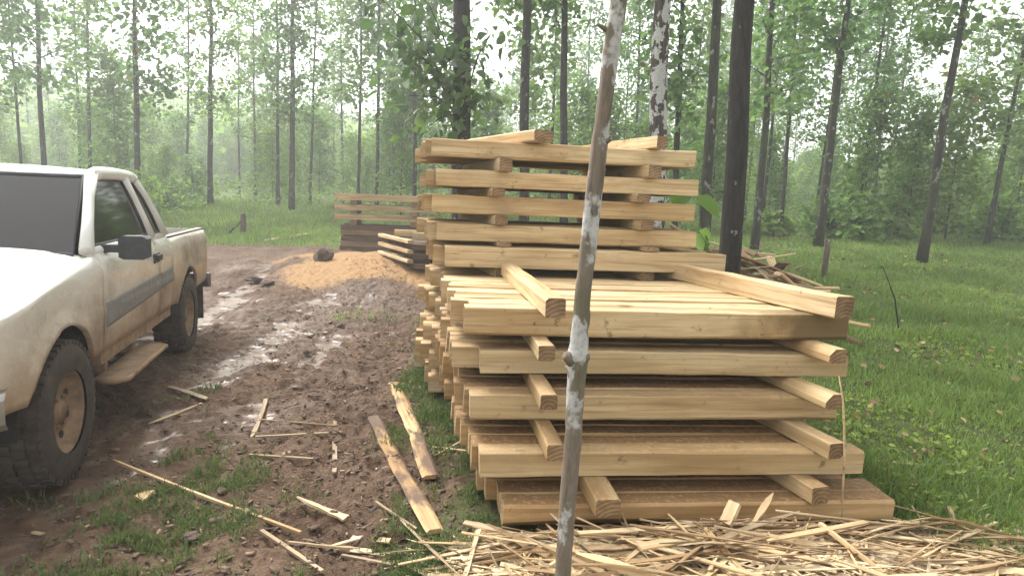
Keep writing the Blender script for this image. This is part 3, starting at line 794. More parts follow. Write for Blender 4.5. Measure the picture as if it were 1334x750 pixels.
# broad-leaved shrubs at the right
def shrub(name, x, y, w, h, n, leaf, label, mat, group=None, seed=0, stems=7):
    r = np.random.default_rng(500+seed)
    root = empty(name, (x, y, gzf(x, y)))
    th = r.random(n)*6.283; rr = np.sqrt(r.random(n)); zz = r.random(n)
    prof = np.sqrt(np.clip(1-(zz*0.95)**2, 0.05, 1))
    lump = 0.75+0.35*np.sin(th*3+r.random()*6)+0.2*np.sin(th*7+zz*9)
    P = np.stack([np.cos(th)*rr*w*prof*lump, np.sin(th)*rr*w*prof*lump, 0.05+zz*h*(0.8+0.25*np.sin(th*2+1))], 1)
    D = rand_dirs(n, r, 0.05); D[:, :2] += 0.6*np.stack([np.cos(th), np.sin(th)], 1); D /= np.linalg.norm(D, axis=1, keepdims=True)
    S = leaf*r.uniform(0.6, 1.3, n); W = S*r.uniform(0.5, 0.8, n)
    Vv, q, tn = leaf_mesh_arrays(P, D, S, W, np.clip(0.5+0.25*r.normal(size=n), 0, 0.96), r=r)
    link('foliage', new_mesh_np('foliage', Vv, q, mat, {'tint': tn}), root)
    mb = MB()
    for k in range(stems):
        a = r.random()*6.283; q1 = r.random()
        mb.tube([(0.05*math.cos(a), 0.05*math.sin(a), -0.05), (0.4*w*q1*math.cos(a), 0.4*w*q1*math.sin(a), 0.45*h), (0.7*w*q1*math.cos(a), 0.7*w*q1*math.sin(a), 0.85*h)], [0.02, 0.014, 0.006], 5)
    mb.build('stem', M['bark_dark'], root)
    return tag(root, label, 'shrub', group)
for k, (px, Y, w, h, lab) in enumerate((
        (1085, 26, 1.3, 1.5, 'broad-leaved green shrub left of the clump behind the fence post'),
        (1118, 25, 1.5, 1.7, 'tall broad-leaved shrub in the middle of the clump at the right'),
        (1158, 26, 1.3, 1.4, 'broad-leaved shrub at the right of the clump beyond the brown path'),
        (1230, 30, 1.6, 1.6, 'shrub beyond the brown path at the far right'),
        (1300, 27, 1.5, 1.9, 'rightmost tall shrub at the edge of the grass'),
        (1005, 27, 0.9, 0.8, 'low dark weed clump in front of the grey trunks'),
        (210, 26, 1.6, 1.2, 'grassy bush just behind the truck bed'),
        (170, 23, 1.6, 1.5, 'rounded bush behind the truck cab'),
        (60, 22, 1.8, 1.6, 'bush behind the truck bonnet'),
        (255, 33, 1.3, 2.2, 'tall leafy bush behind the lone dark trunk'))):
    p = at(px, 270, Y)
    shrub('shrub', p.x, Y, w, h, 900, 0.30 if px > 1000 else 0.2, lab, M['leaf_bright'], 'shrubs at the edge of the wood', seed=k)
# leafy shoots of big leaves low on the dark tree behind the tall stack
def leafy_shoot(name, base, pts, n, leaf, label, seed, mat, spread=0.12, parent=None):
    r = np.random.default_rng(900+seed)
    root = empty(name, base)
    mb = MB(); mb.tube(pts, [0.014]*(len(pts)-1)+[0.005], 6); mb.build('stem', M['bark_grey'], root)
    P = []; D = []
    for i in range(n):
        t = (0.2+0.8*(i+r.random())/n)*(len(pts)-1); k = min(int(t), len(pts)-2)
        p = np.array(Vector(pts[k]).lerp(Vector(pts[k+1]), t-k)); P.append(p+r.normal(size=3)*spread)
        d = r.normal(size=3); d[2] = -0.55+0.35*d[2]; D.append(d/np.linalg.norm(d))
    P = np.array(P); D = np.array(D); S = leaf*r.uniform(0.6, 1.2, n); W = S*r.uniform(0.6, 0.8, n)
    for i in range(n):
        Vv, q, tn = leaf_mesh_arrays(P[i:i+1], D[i:i+1], S[i:i+1], W[i:i+1], np.clip(np.array([0.5+0.3*r.normal()]), 0, 0.96), droop=0.3, r=r)
        link('leaf', new_mesh_np('leaf', Vv, q, mat, {'tint': tn}), root)
    return tag(root, label, 'branch')
b0 = at(600, 150, 10.8)
for k, (dx, dz, n, lab) in enumerate(((-0.75, 0.2, 34, 'leafy shoot with big drooping leaves left of the dark trunk'), (-0.55, 0.75, 30, 'upper leafy shoot of big leaves on the dark trunk'), (-0.45, -0.25, 26, 'lowest leafy shoot hanging just above the tall stack'), (0.30, 0.35, 18, 'short leafy shoot on the right side of the dark trunk'),
        (-1.15, 1.15, 40, 'long leafy shoot reaching far left of the dark trunk'), (-0.5, 1.6, 40, 'highest left leafy shoot on the dark trunk'), (0.55, 1.3, 30, 'highest right leafy shoot on the dark trunk'), (-1.3, 1.7, 40, 'outermost leafy shoot left of the dark trunk near the top edge'))):
    leafy_shoot('leafy_shoot', b0, [(0, 0, 0), (dx*0.5, -0.25, dz*0.6+0.12), (dx, -0.5, dz)], int(n*1.5), 0.21, lab, k, M['leaf_near'], 0.25)
b1 = at(905, 290, 6.6)
leafy_shoot('leafy_shoot', Vector((b1.x+0.15, 6.7, 0.0)), [(0, 0, 0.0), (0.0, 0, 1.0), (-0.1, -0.05, 1.9)], 12, 0.32, 'young plant with large bright leaves at the right end of the tall stack', 9, M['leaf_bright'], 0.10)

# far wooded hillside seen through the trunks: one mass
n = 34000
hx = rng.uniform(-1, 1, n); hy = 62+rng.random(n)**1.3*150
hx = hx*(hy*0.95+10)
hz_ = gz(hx, hy)+rng.random(n)**0.8*(4+3*fbm(N2, hx*0.12, hy*0.12, 2))
Vv, q, tn = leaf_mesh_arrays(np.stack([hx, hy, hz_], 1), rand_dirs(n, rng, 0.0), rng.uniform(0.5, 1.2, n)*(0.5+hy/110), rng.uniform(0.4, 0.9, n)*(0.5+hy/110), np.clip(0.55+0.25*rng.normal(size=n), 0, 0.96))
tag(link('far_forest', new_mesh_np('far_forest', Vv, q, M['leaf_bright'], {'tint': tn})), 'hazy wooded hillside far behind the plantation', 'forest', None, 'stuff')

# ------------------------------------------------------------------ grass
def blades(P, h, w, lean, tint, r):
    n = len(P)
    az = r.random(n)*6.283; ax = np.stack([np.cos(az), np.sin(az), np.zeros(n)], 1)
    az2 = r.random(n)*6.283; ln = np.stack([np.cos(az2), np.sin(az2), np.zeros(n)], 1)*(lean*h)[:, None]
    upz = np.array([0, 0, 1.0])
    b0 = P-ax*(w/2)[:, None]; b1 = P+ax*(w/2)[:, None]
    mid = P+upz*(0.6*h)[:, None]+ln*0.4
    m0 = mid-ax*(w*0.4)[:, None]; m1 = mid+ax*(w*0.4)[:, None]
    tip = P+upz*(h*np.sqrt(np.clip(1-0.5*lean**2, 0.2, 1)))[:, None]+ln
    Vv = np.stack([b0, b1, m1, m0, tip], 1).reshape(-1, 3)
    b = np.arange(n)*5
    tri = np.concatenate([np.stack([b, b+1, b+2], 1), np.stack([b, b+2, b+3], 1), np.stack([b+3, b+2, b+4], 1)])
    return Vv, tri, np.repeat(tint, 5)
def scatter(n, x0, x1, y0, y1, gamma, thr, r):
    y = y0+(y1-y0)*r.random(n)**gamma
    x = x0+(x1-x0)*r.random(n)
    g = grass_mask(x, y)
    keep = r.random(n) < np.clip((g-thr)/(1-thr), 0, 1)
    return x[keep], y[keep], g[keep]
def clump(x, y, r, sc=2.2):
    return fbm(N3, x*sc, y*sc, 3)
r = np.random.default_rng(5)
# right-hand meadow and the grass behind the stacks
n = 520000
ys = 2.0+33*r.random(n)**1.75
xs = r.uniform(-1, 1, n)*(0.90*ys+2.6)
g = grass_mask(xs, ys)
inwood = (xs > -0.1-0.2*(ys-3)) & (xs < 2.0) & (ys < 6.4)
keep = (r.random(n) < g**1.3) & ~inwood & ((xs > 1.7) | (ys > 6.5))
xs, ys = xs[keep], ys[keep]
cl = clump(xs, ys, r, 1.3)
dist = np.hypot(xs, ys)
h = (0.03+0.20*np.clip(cl-0.25, 0, 1))*r.uniform(0.5, 1.4, len(xs))*(1+0.03*dist)
w = 0.0035*r.uniform(0.7, 1.5, len(xs))*(1+0.22*dist)
tint = np.clip(0.25+0.9*(clump(xs, ys, r, 0.6)-0.35)+0.2*r.normal(size=len(xs)), 0, 0.965)
tint = np.where(r.random(len(xs)) < 0.05, 1.0, tint)
Vv, tri, tn = blades(np.stack([xs, ys, gz(xs, ys)-0.01], 1), h, w, r.uniform(0.2, 1.0, len(xs)), tint, r)
tag(link('meadow_grass', new_mesh_np('meadow_grass', Vv, tri, M['grass'], {'tint': tn}, nper=3)), 'lush green grass covering the ground right of the stacks', 'grass', None, 'stuff')
# trodden grass patches along the left flank and in the mud
n = 800000
ys = 2.2+8*r.random(n)**1.4; xs = r.uniform(-3.6, 0.4, n)
g = grass_mask(xs, ys)
inwood = xs > -0.02-0.2*(ys-2.85)
keep = (r.random(n) < np.clip(g-0.12, 0, 1)**1.2*np.clip((clump(xs, ys, r, 7.0)-0.36)*3.0, 0, 0.8)) & ~(inwood & (ys > 2.75)) & (xs < 0.3)
xs, ys = xs[keep], ys[keep]
h = (0.022+0.06*clump(xs, ys, r, 4.0))*r.uniform(0.5, 1.4, len(xs))
w = 0.0042*r.uniform(0.6, 1.5, len(xs))*(1+0.10*ys)
tint = np.clip(0.4+0.25*r.normal(size=len(xs)), 0, 0.97)
zz = gz(xs, ys)+mud_relief(xs, ys)*(1-0.75*grass_mask(xs, ys))-0.006
Vv, tri, tn = blades(np.stack([xs, ys, zz], 1), h, w, r.uniform(0.3, 0.95, len(xs)), tint, r)
tag(link('trodden_grass', new_mesh_np('trodden_grass', Vv, tri, M['grass_dull'], {'tint': tn}, nper=3)), 'patchy trodden grass along the left flank of the stacks', 'grass', None, 'stuff')

# broad-leaved weeds among the grass, and the low growth under the trees
n = 3000
ys = 3.0+24*r.random(n)**1.3; xs = 1.9+r.random(n)*(0.86*ys)
ok = (grass_mask(xs, ys) > 0.6) & (xs > 2.15) & (clump(xs, ys, r, 1.0) > 0.53)
xs, ys = np.repeat(xs[ok], 5), np.repeat(ys[ok], 5)
xs = xs+r.normal(size=len(xs))*0.04; ys = ys+r.normal(size=len(ys))*0.04
S_ = r.uniform(0.015, 0.038, len(xs))*(1+0.09*ys)
d_ = rand_dirs(len(xs), r, 0.35)
Vv, q, tn = leaf_mesh_arrays(np.stack([xs, ys, gz(xs, ys)+r.uniform(0.01, 0.08, len(xs))], 1), d_, S_, S_*0.7, np.clip(0.45+0.25*r.normal(size=len(xs)), 0, 0.96), r=r)
tag(link('broadleaf_weeds', new_mesh_np('broadleaf_weeds', Vv, q, M['grass'], {'tint': tn})), 'low broad-leaved weeds scattered through the grass at the right', 'weeds', None, 'stuff')
n = 42000
ys = 25+42*r.random(n)**1.2; xs = r.uniform(-1, 1, n)*(0.92*ys+4)
lump_ = fbm(N2, xs*0.45, ys*0.45, 3)
ok = (lump_ > 0.44) & ((xs < -0.0*ys) | (ys > 29))
ok &= ~((xs/ys < -0.28) & (ys < 28.5))
xs, ys, lump_ = xs[ok], ys[ok], lump_[ok]
S_ = r.uniform(0.12, 0.26, len(xs))
Vv, q, tn = leaf_mesh_arrays(np.stack([xs, ys, gz(xs, ys)+r.random(len(xs))**0.8*np.clip((lump_-0.40)*6.5, 0.15, 1.7)], 1), rand_dirs(len(xs), r, 0.1), S_, S_*0.65, np.clip(0.5+0.25*r.normal(size=len(xs)), 0, 0.96), r=r)
tag(link('undergrowth', new_mesh_np('undergrowth', Vv, q, M['leaf_bright'], {'tint': tn})), 'low pale green undergrowth covering the floor of the wood', 'undergrowth', None, 'stuff')
n = 900
ys = 4+22*r.random(n)**1.2; xs = 2.2+r.random(n)*(0.85*ys)
az = r.random(n)*6.283; d_ = np.stack([np.cos(az), np.sin(az), 0.25*r.normal(size=n)], 1); d_ /= np.linalg.norm(d_, axis=1, keepdims=True)
S_ = r.uniform(0.03, 0.07, n)*(1+0.06*ys)
Vv, q, tn = leaf_mesh_arrays(np.stack([xs, ys, gz(xs, ys)+0.05+0.04*r.random(n)], 1), d_, S_, S_*0.65, r.random(n), fold=0.1, r=r)
dlm, dn, dl_, db = mat_base('dead_leaf'); da = dn.new('ShaderNodeAttribute'); da.attribute_name = 'tint'
dr_ = ramp(dn, [(0, (0.10, 0.06, 0.03)), (0.6, (0.24, 0.155, 0.075)), (1, (0.36, 0.27, 0.13))]); dl_.new(da.outputs['Fac'], dr_.inputs[0]); dl_.new(dr_.outputs[0], db.inputs['Base Color']); db.inputs['Roughness'].default_value = 0.8
tag(link('fallen_leaves', new_mesh_np('fallen_leaves', Vv, q, dlm, {'tint': tn})), 'dead brown leaves scattered on the grass at the right', 'leaves', None, 'stuff')
# chips of bark and wood trodden into the mud
n = 5200
ys = 2.3+10*r.random(n)**1.5; xs = -0.1-0.2*(ys-2.85)-np.abs(r.normal(size=n))*1.3
zz = gz(xs, ys)+np.maximum(mud_relief(xs, ys)*(1-0.75*grass_mask(xs, ys)), -0.03)+0.004
az = r.random(n)*6.283
d_ = np.stack([np.cos(az), np.sin(az), 0.15*r.normal(size=n)], 1); d_ /= np.linalg.norm(d_, axis=1, keepdims=True)
S_ = np.minimum(np.exp(r.normal(size=n)*0.6)*0.010, 0.028)
sd_ = np.stack([-np.sin(az), np.cos(az), 0.2*r.normal(size=n)], 1); P_ = np.stack([xs, ys, zz], 1)
W_ = S_*r.uniform(0.15, 0.6, n); up_v = np.array([0, 0, 1.0])
c0 = P_-d_*S_[:, None]-sd_*W_[:, None]; c1 = P_+d_*S_[:, None]-sd_*W_[:, None]*0.6; c2 = P_+d_*S_[:, None]*0.9+sd_*W_[:, None]; c3 = P_-d_*S_[:, None]*0.8+sd_*W_[:, None]*0.7
th = np.array([0, 0, 0.006])
Vv = np.stack([c0, c1, c2, c3, c0+th, c1+th, c2+th, c3+th], 1).reshape(-1, 3); b = np.arange(n)*8
q = np.concatenate([np.stack([b+i for i in qq], 1) for qq in ((4, 5, 6, 7), (0, 1, 5, 4), (1, 2, 6, 5), (2, 3, 7, 6), (3, 0, 4, 7))])
chm, cn, cl_, cb = mat_base('bark_chip')
ca = cn.new('ShaderNodeAttribute'); ca.attribute_name = 'tint'
cr = ramp(cn, [(0, (0.05, 0.03, 0.02)), (0.65, (0.11, 0.068, 0.043)), (0.9, (0.19, 0.125, 0.075)), (1.0, (0.40, 0.29, 0.17))]); cl_.new(ca.outputs['Fac'], cr.inputs[0]); cl_.new(cr.outputs[0], cb.inputs['Base Color']); cb.inputs['Roughness'].default_value = 0.85
tag(link('bark_litter', new_mesh_np('bark_litter', Vv, q, chm, {'tint': np.repeat(r.random(n)**1.3, 8)})), 'small bark chips and splinters trodden into the mud', 'litter', None, 'stuff')

# ------------------------------------------------------------------ pickup truck
def paint_mat():
    mt, n, l, b = mat_base('muddy_white_paint')
    tc = n.new('ShaderNodeTexCoord'); sx = n.new('ShaderNodeSeparateXYZ'); l.new(tc.outputs['Object'], sx.inputs[0])
    n1 = nd(n, 'ShaderNodeTexNoise', Scale=3.0, Detail=6.0, Roughness=0.65); l.new(tc.outputs['Object'], n1.inputs[0])
    n2 = nd(n, 'ShaderNodeTexNoise', Scale=45.0, Detail=4.0, Roughness=0.7); l.new(tc.outputs['Object'], n2.inputs[0])
    # mud thrown up from the wheels: highest behind the cab and round the arches
    xr = maprange(n, l, sx.outputs[0], 1.9, -0.6, 0.0, 0.22)
    h = math_n(n, l, 'SUBTRACT', sx.outputs[2], xr)
    h = math_n(n, l, 'ADD', h, math_n(n, l, 'MULTIPLY', math_n(n, l, 'SUBTRACT', n1.outputs[0], 0.5), 0.55))
    h = math_n(n, l, 'ADD', h, math_n(n, l, 'MULTIPLY', math_n(n, l, 'SUBTRACT', n2.outputs[0], 0.5), 0.25))
    f = maprange(n, l, h, 1.10, 0.55, 0.0, 0.95)
    mudc = ramp(n, [(0.35, (0.20, 0.125, 0.07)), (0.65, (0.36, 0.25, 0.15))]); l.new(n1.outputs[0], mudc.inputs[0])
    film = maprange(n, l, h, 1.35, 0.8, 0.06, 0.5)
    c = mixc(n, l, film, (0.66, 0.655, 0.62), (0.50, 0.40, 0.27))
    c = mixc(n, l, f, c, mudc.outputs[0])
    l.new(c, b.inputs['Base Color'])
    l.new(maprange(n, l, f, 0.0, 0.6, 0.27, 0.85), b.inputs['Roughness'])
    b.inputs['Coat Weight'].default_value = 0.4
    bump(n, l, b, n2.outputs[0], 0.002, 0.35)
    return mt
M['paint'] = paint_mat()
M['stripe'] = simple('grey_stripe', (0.20, 0.19, 0.18), 0.6, noise=0.25)
M['plastic'] = simple('black_plastic', (0.05, 0.05, 0.055), 0.55, noise=0.25)
M['rubber'] = simple('muddy_rubber', (0.052, 0.042, 0.034), 0.9, noise=0.4, scale=14)
M['wheel_mud'] = simple('mud_caked_rim', (0.20, 0.135, 0.085), 0.9, noise=0.4, scale=12)
M['under'] = simple('dark_underbody', (0.022, 0.02, 0.018), 0.9)
M['steel'] = simple('dull_steel', (0.35, 0.33, 0.31), 0.4, metal=0.8, noise=0.2)
M['mud_metal'] = simple('mud_covered_metal', (0.25, 0.165, 0.10), 0.9, noise=0.4, scale=10)
M['lamp_red'] = simple('tail_lamp', (0.35, 0.03, 0.02), 0.25)
M['lamp_clear'] = simple('head_lamp', (0.62, 0.63, 0.62), 0.12, metal=0.3)
M['lamp_amber'] = simple('indicator', (0.55, 0.22, 0.03), 0.3)
M['seat'] = simple('grey_seat', (0.13, 0.125, 0.12), 0.95, noise=0.2)
def glass_mat():
    mt, n, l, b = mat_base('tinted_glass')
    out = n['Material Output']
    tr = nd(n, 'ShaderNodeBsdfTransparent'); tr.inputs[0].default_value = (0.35, 0.37, 0.38, 1)
    gl = nd(n, 'ShaderNodeBsdfGlossy', Roughness=0.04)
    df = nd(n, 'ShaderNodeBsdfDiffuse'); df.inputs[0].default_value = (0.20, 0.18, 0.16, 1)
    fr = nd(n, 'ShaderNodeFresnel', IOR=1.5)
    m0 = nd(n, 'ShaderNodeMixShader'); m0.inputs[0].default_value = 0.06; l.new(tr.outputs[0], m0.inputs[1]); l.new(df.outputs[0], m0.inputs[2])
    mx = n.new('ShaderNodeMixShader'); l.new(fr.outputs[0], mx.inputs[0]); l.new(m0.outputs[0], mx.inputs[1]); l.new(gl.outputs[0], mx.inputs[2])
    l.new(mx.outputs[0], out.inputs['Surface'])
    return mt
M['glass'] = glass_mat()

T = empty('pickup_truck', (-3.99, 5.95, 0.0), math.atan2(-math.cos(R(15.5)), math.sin(R(15.5))))
tag(T, 'muddy white extended cab pickup truck parked on the wet mud', 'pickup truck')
WB = 2.95; WR = 0.385; ZA = 0.375
YS = [(0.36, 0.775), (0.45, 0.80), (0.58, 0.825), (0.74, 0.842), (0.82, 0.846), (0.835, 0.838), (0.98, 0.842), (1.06, 0.842), (1.085, 0.834), (1.14, 0.815), (1.19, 0.775)]
def yside(z):
    for (a, b), (c, d) in zip(YS, YS[1:]):
        if z <= c: return b+(d-b)*max(0, (z-a))/(c-a)
    return YS[-1][1]
def arch(x, cx, base, rad=0.445):
    d = rad*rad-(x-cx)**2
    return max(base, ZA+0.02+math.sqrt(d)) if d > 0 else base
def side_panel(name, x0, x1, zb, zt, side, mat, parent=T, nx=26, nz=12, off=0.0, fl=0.03, yextra=None):
    mb = MB(); xs = [x0+(x1-x0)*i/nx for i in range(nx+1)]
    grid = []
    for x in xs:
        a, b = zb(x), zt(x)
        row = []
        for j in range(nz+1):
            z = a+(b-a)*j/nz
            row.append((x, side*(yside(z)+off+(yextra(x, z) if yextra else 0)), z))
        # turn the top and bottom edges inwards
        row = [(x, row[0][1]-side*fl, a)]+row+[(x, row[-1][1]-side*fl, b)]
        grid.append(row)
    first = [(p[0], p[1]-side*fl, p[2]) for p in grid[0]]; last = [(p[0], p[1]-side*fl, p[2]) for p in grid[-1]]
    mb.sheet([first]+grid+[last])
    return mb.build(name, mat, parent)
def flare(x, z, cx):
    d = math.hypot(x-cx, z-ZA-0.02)
    return 0.028*max(0, 1-max(0, d-0.445)/0.09)
for side in (1, -1):
    # load bed side
    bs = side_panel('bed_side', -1.10, 0.535, lambda x: arch(x, 0, 0.55 if x > 0 else 0.58), lambda x: 1.15-0.012*max(0, -x-0.9), side, M['paint'], nx=44, yextra=lambda x, z: flare(x, z, 0)-0.03*max(0, (-x-0.98)/0.12)**2)
    mb = MB(); mb.box((-0.28, side*0.757, 1.158), (1.62, 0.05, 0.014)); mb.build('rail', M['paint'], bs)
    mb = MB(); mb.box((-0.28, side*0.794, 1.155), (1.58, 0.008, 0.020)); mb.build('rail_trim', M['plastic'], bs)
    mb = MB(); mb.box((-0.28, side*0.715, 0.92), (1.60, 0.02, 0.45)); mb.build('inner_wall', M['plastic'], bs)
    # cab corner, door, front wing
    cc = side_panel('cab_corner', 0.550, 0.965, lambda x: 0.53, lambda x: 1.19, side, M['paint'], nx=8)
    dr = side_panel('door', 0.977, 2.29, lambda x: 0.54, lambda x: 1.19, side, M['paint'], nx=14)
    wg = side_panel('front_wing', 2.302, 3.60, lambda x: arch(x, WB, 0.54), lambda x: 1.16-0.19*max(0, (x-2.30)/1.30)**1.3, side, M['paint'], nx=30, yextra=lambda x, z: flare(x, z, WB)-0.05*max(0, (x-3.3)/0.3)**2)
    for (nm, a, b, par) in (('side_stripe', 0.56, 0.955, cc), ('side_stripe', 0.987, 2.28, dr)):
        if nm and a > 0: side_panel(nm, a, b, lambda x: 0.70+0.05*(2.28-x), lambda x: 0.86+0.025*(2.28-x), side, M['stripe'], par, nx=8, nz=8, off=0.007, fl=0.006)
    mb = MB(); mb.box((1.085, side*0.862, 1.035), (0.125, 0.03, 0.045)); mb.box((1.085, side*0.846, 1.03), (0.16, 0.012, 0.075)); mb.build('door_handle', M['plastic'], dr)
    # sill and step
    mb = MB(); mb.box((1.43, side*0.76, 0.50), (1.76, 0.10, 0.07)); mb.build('sill', M['mud_metal'], T)
    st = MB()
    prof = [(1.32, 0.76), (1.30, 0.90), (1.36, 0.945), (2.30, 0.945), (2.36, 0.90), (2.34, 0.76)]
    st.prism(prof, lambda p, t: (p[0], side*p[1], t), 0.355, 0.375)
    st.tube([(1.30, side*0.78, 0.365), (1.30, side*0.90, 0.365), (1.36, side*0.955, 0.365), (2.30, side*0.955, 0.365), (2.36, side*0.90, 0.365), (2.35, side*0.78, 0.365)], 0.018, 8)
    for x in (1.5, 2.1): st.box((x, side*0.72, 0.42), (0.06, 0.10, 0.12))
    st.build('side_step', M['mud_metal'], T)
    # greenhouse pillars: belt line at 1.19, roof edge at 1.64
    by, ty = 0.765, 0.635
    def gp(x, t): return (x, side*(by+(ty-by)*t), 1.185+0.475*t)
    REAR = [(0.565, 0.0), (0.635, 0.35), (0.745, 0.7), (0.91, 1.0)]
    FRONT = [(2.33, 0.0), (2.15, 0.35), (1.97, 0.7), (1.79, 1.0)]
    rp = MB(); rp.tube([gp(x, t) for x, t in REAR], [0.055, 0.046, 0.042, 0.045], 8); rp.build('rear_pillar', M['paint'], T)
    fp = MB(); fp.tube([gp(x, t) for x, t in FRONT], [0.045, 0.036, 0.034, 0.045], 8); fp.build('front_pillar', M['paint'], T)
    cp = MB(); cp.tube([gp(0.955, 0), gp(1.0, 0.35), gp(1.07, 0.7), gp(1.16, 1.0)], [0.05, 0.043, 0.04, 0.045], 8); cp.build('door_pillar', M['paint'], T)
    rr = MB(); rr.tube([gp(0.88, 0.985), gp(0.99, 1.02), gp(1.33, 1.04), gp(1.68, 1.03), gp(1.81, 0.985)], [0.045, 0.05, 0.05, 0.05, 0.045], 8); rr.build('roof_rail', M['paint'], T)
    bl = MB(); bl.tube([gp(0.58, -0.01), gp(1.3, -0.01), gp(2.31, -0.01)], 0.03, 8); bl.build('belt_trim', M['paint'], T)
    def pane(name, pts):
        mb = MB(); b = [Vector(gp(x, t)) for x, t in pts]; inn = [p-Vector((0, side*0.006, 0)) for p in b]
        k = len(b); mb.v = [tuple(p) for p in b+inn]
        mb.face(range(k)); mb.face([k+i for i in reversed(range(k))])
        for i in range(k): mb.face((i, (i+1) % k, k+(i+1) % k, k+i))
        o = mb.build(name, M['glass'], T)
        s = MB(); s.tube([tuple(p) for p in b+[b[0]]], 0.012, 6, cap=False); s.build('seal', M['plastic'], o)
        return o
    pane('quarter_window', [(0.63, 0.06), (0.69, 0.35), (0.795, 0.68), (0.945, 0.93), (1.10, 0.95), (1.02, 0.68), (0.95, 0.35), (0.905, 0.06)])
    pane('door_window', [(1.005, 0.06), (1.05, 0.35), (1.115, 0.68), (1.20, 0.95), (1.76, 0.94), (1.92, 0.68), (2.10, 0.35), (2.26, 0.06)])
    # mirror
    mr = MB()
    mr.prism([(1.115, -0.09), (1.10, -0.06), (1.10, 0.06), (1.115, 0.09), (1.235, 0.09), (1.255, 0.06), (1.255, -0.06), (1.235, -0.09)][::1], lambda p, t: (2.08+t, side*(0.965+p[1]*0.95), p[0]+0.02), -0.045, 0.05)
    mr.box((2.10, side*0.84, 1.19), (0.05, 0.12, 0.05))
    mo = mr.build('door_mirror', M['plastic'], T)
    mg = MB(); mg.box((2.032, side*0.965, 1.198), (0.004, 0.14, 0.115)); mg.build('mirror_glass', M['steel'], mo)
    # wheels
    for cx in (0.0, WB):
        w = empty('wheel', (cx, side*0.735, ZA)); w.parent = T
        mb = MB(); n_ = 44
        profile = [(-0.125, 0.225), (-0.132, 0.30), (-0.125, 0.355), (-0.10, 0.378), (-0.035, WR), (0.035, WR), (0.10, 0.378), (0.125, 0.355), (0.132, 0.30), (0.125, 0.225)]
        grid = []
        for i in range(n_+1):
            a = 2*math.pi*i/n_
            grid.append([(rd*math.cos(a), side*y, rd*math.sin(a)) for y, rd in profile])
        mb.sheet(grid)
        for i in range(n_):       # tread blocks
            a = 2*math.pi*(i+0.5)/n_
            for yy, ph in ((-0.095, 0.0), (-0.032, 0.5), (0.032, 0.0), (0.095, 0.5)):
                aa = a+ph*2*math.pi/n_
                rd = WR-0.002 if abs(yy) < 0.05 else 0.376
                mb.box((rd*math.cos(aa), yy, rd*math.sin(aa)), (0.026, 0.05, 0.034), Matrix.Rotation(-aa, 3, 'Y'))
        mb.build('tyre', M['rubber'], w)
        rb = MB(); rp_ = [(0.112, 0.228), (0.10, 0.21), (0.05, 0.195), (0.04, 0.13), (0.065, 0.11), (0.07, 0.06), (0.085, 0.055), (0.085, 0.001)]
        g2 = []
        for i in range(33):
            a = 2*math.pi*i/32
            g2.append([(rd*math.cos(a), side*y, rd*math.sin(a)) for y, rd in rp_])
        rb.sheet(g2)
        for i in range(6):
            a = 2*math.pi*i/6
            rb.tube([(0.085*math.cos(a), side*0.06, 0.085*math.sin(a)), (0.085*math.cos(a), side*0.085, 0.085*math.sin(a))], 0.011, 6)
        rim_o = rb.build('rim', M['wheel_mud'], w)
        for i in range(8):
            a = 2*math.pi*(i+0.5)/8; hb_ = MB(); c_ = Vector((0.163*math.cos(a), side*0.050, 0.163*math.sin(a)))
            hb_.tube([c_-Vector((0, side*0.02, 0)), c_+Vector((0, side*0.002, 0))], 0.021, 10)
            hb_.build('rim_hole', M['under'], w)
        # wheel well
        ww = MB(); gw = []
        for i in range(17):
            a = math.pi*i/16
            gw.append([(cx+0.47*math.cos(a), side*y, ZA+0.47*math.sin(a)) for y in (0.80, 0.45)])
        ww.sheet(gw); ww.build('wheel_well', M['under'], T)
    # lamps
    mb = MB(); mb.box((-1.115, side*0.745, 0.86), (0.03, 0.13, 0.30)); mb.build('tail_light', M['lamp_red'], T)
    mb = MB(); mb.box((3.61, side*0.60, 0.865), (0.06, 0.26, 0.15)); mb.build('headlight', M['lamp_clear'], T)
    mb = MB(); mb.box((3.57, side*0.765, 0.865), (0.08, 0.06, 0.15)); mb.build('indicator', M['lamp_amber'], T)
    mb = MB(); mb.box((-0.60, side*0.73, 0.40), (0.02, 0.27, 0.36)); mb.build('mud_flap', M['rubber'], T)
# bed floor, bulkhead, tailgate, bumper
mb = MB(); mb.box((-0.28, 0, 0.70), (1.60, 1.38, 0.03)); mb.build('bed_floor', M['plastic'], T)
mb = MB(); mb.box((0.515, 0, 0.92), (0.03, 1.50, 0.46)); mb.build('bed_bulkhead', M['paint'], T)
tg = MB(); tg.box((-1.085, 0, 0.92), (0.045, 1.46, 0.46)); to = tg.build('tailgate', M['paint'], T)
mb = MB(); mb.box((-1.112, 0, 1.08), (0.02, 0.16, 0.06)); mb.build('handle', M['plastic'], to)
mb = MB(); mb.box((-1.20, 0, 0.56), (0.12, 1.66, 0.15)); mb.box((-1.16, 0.80, 0.56), (0.16, 0.06, 0.11)); mb.build('rear_bumper', M['plastic'], T)
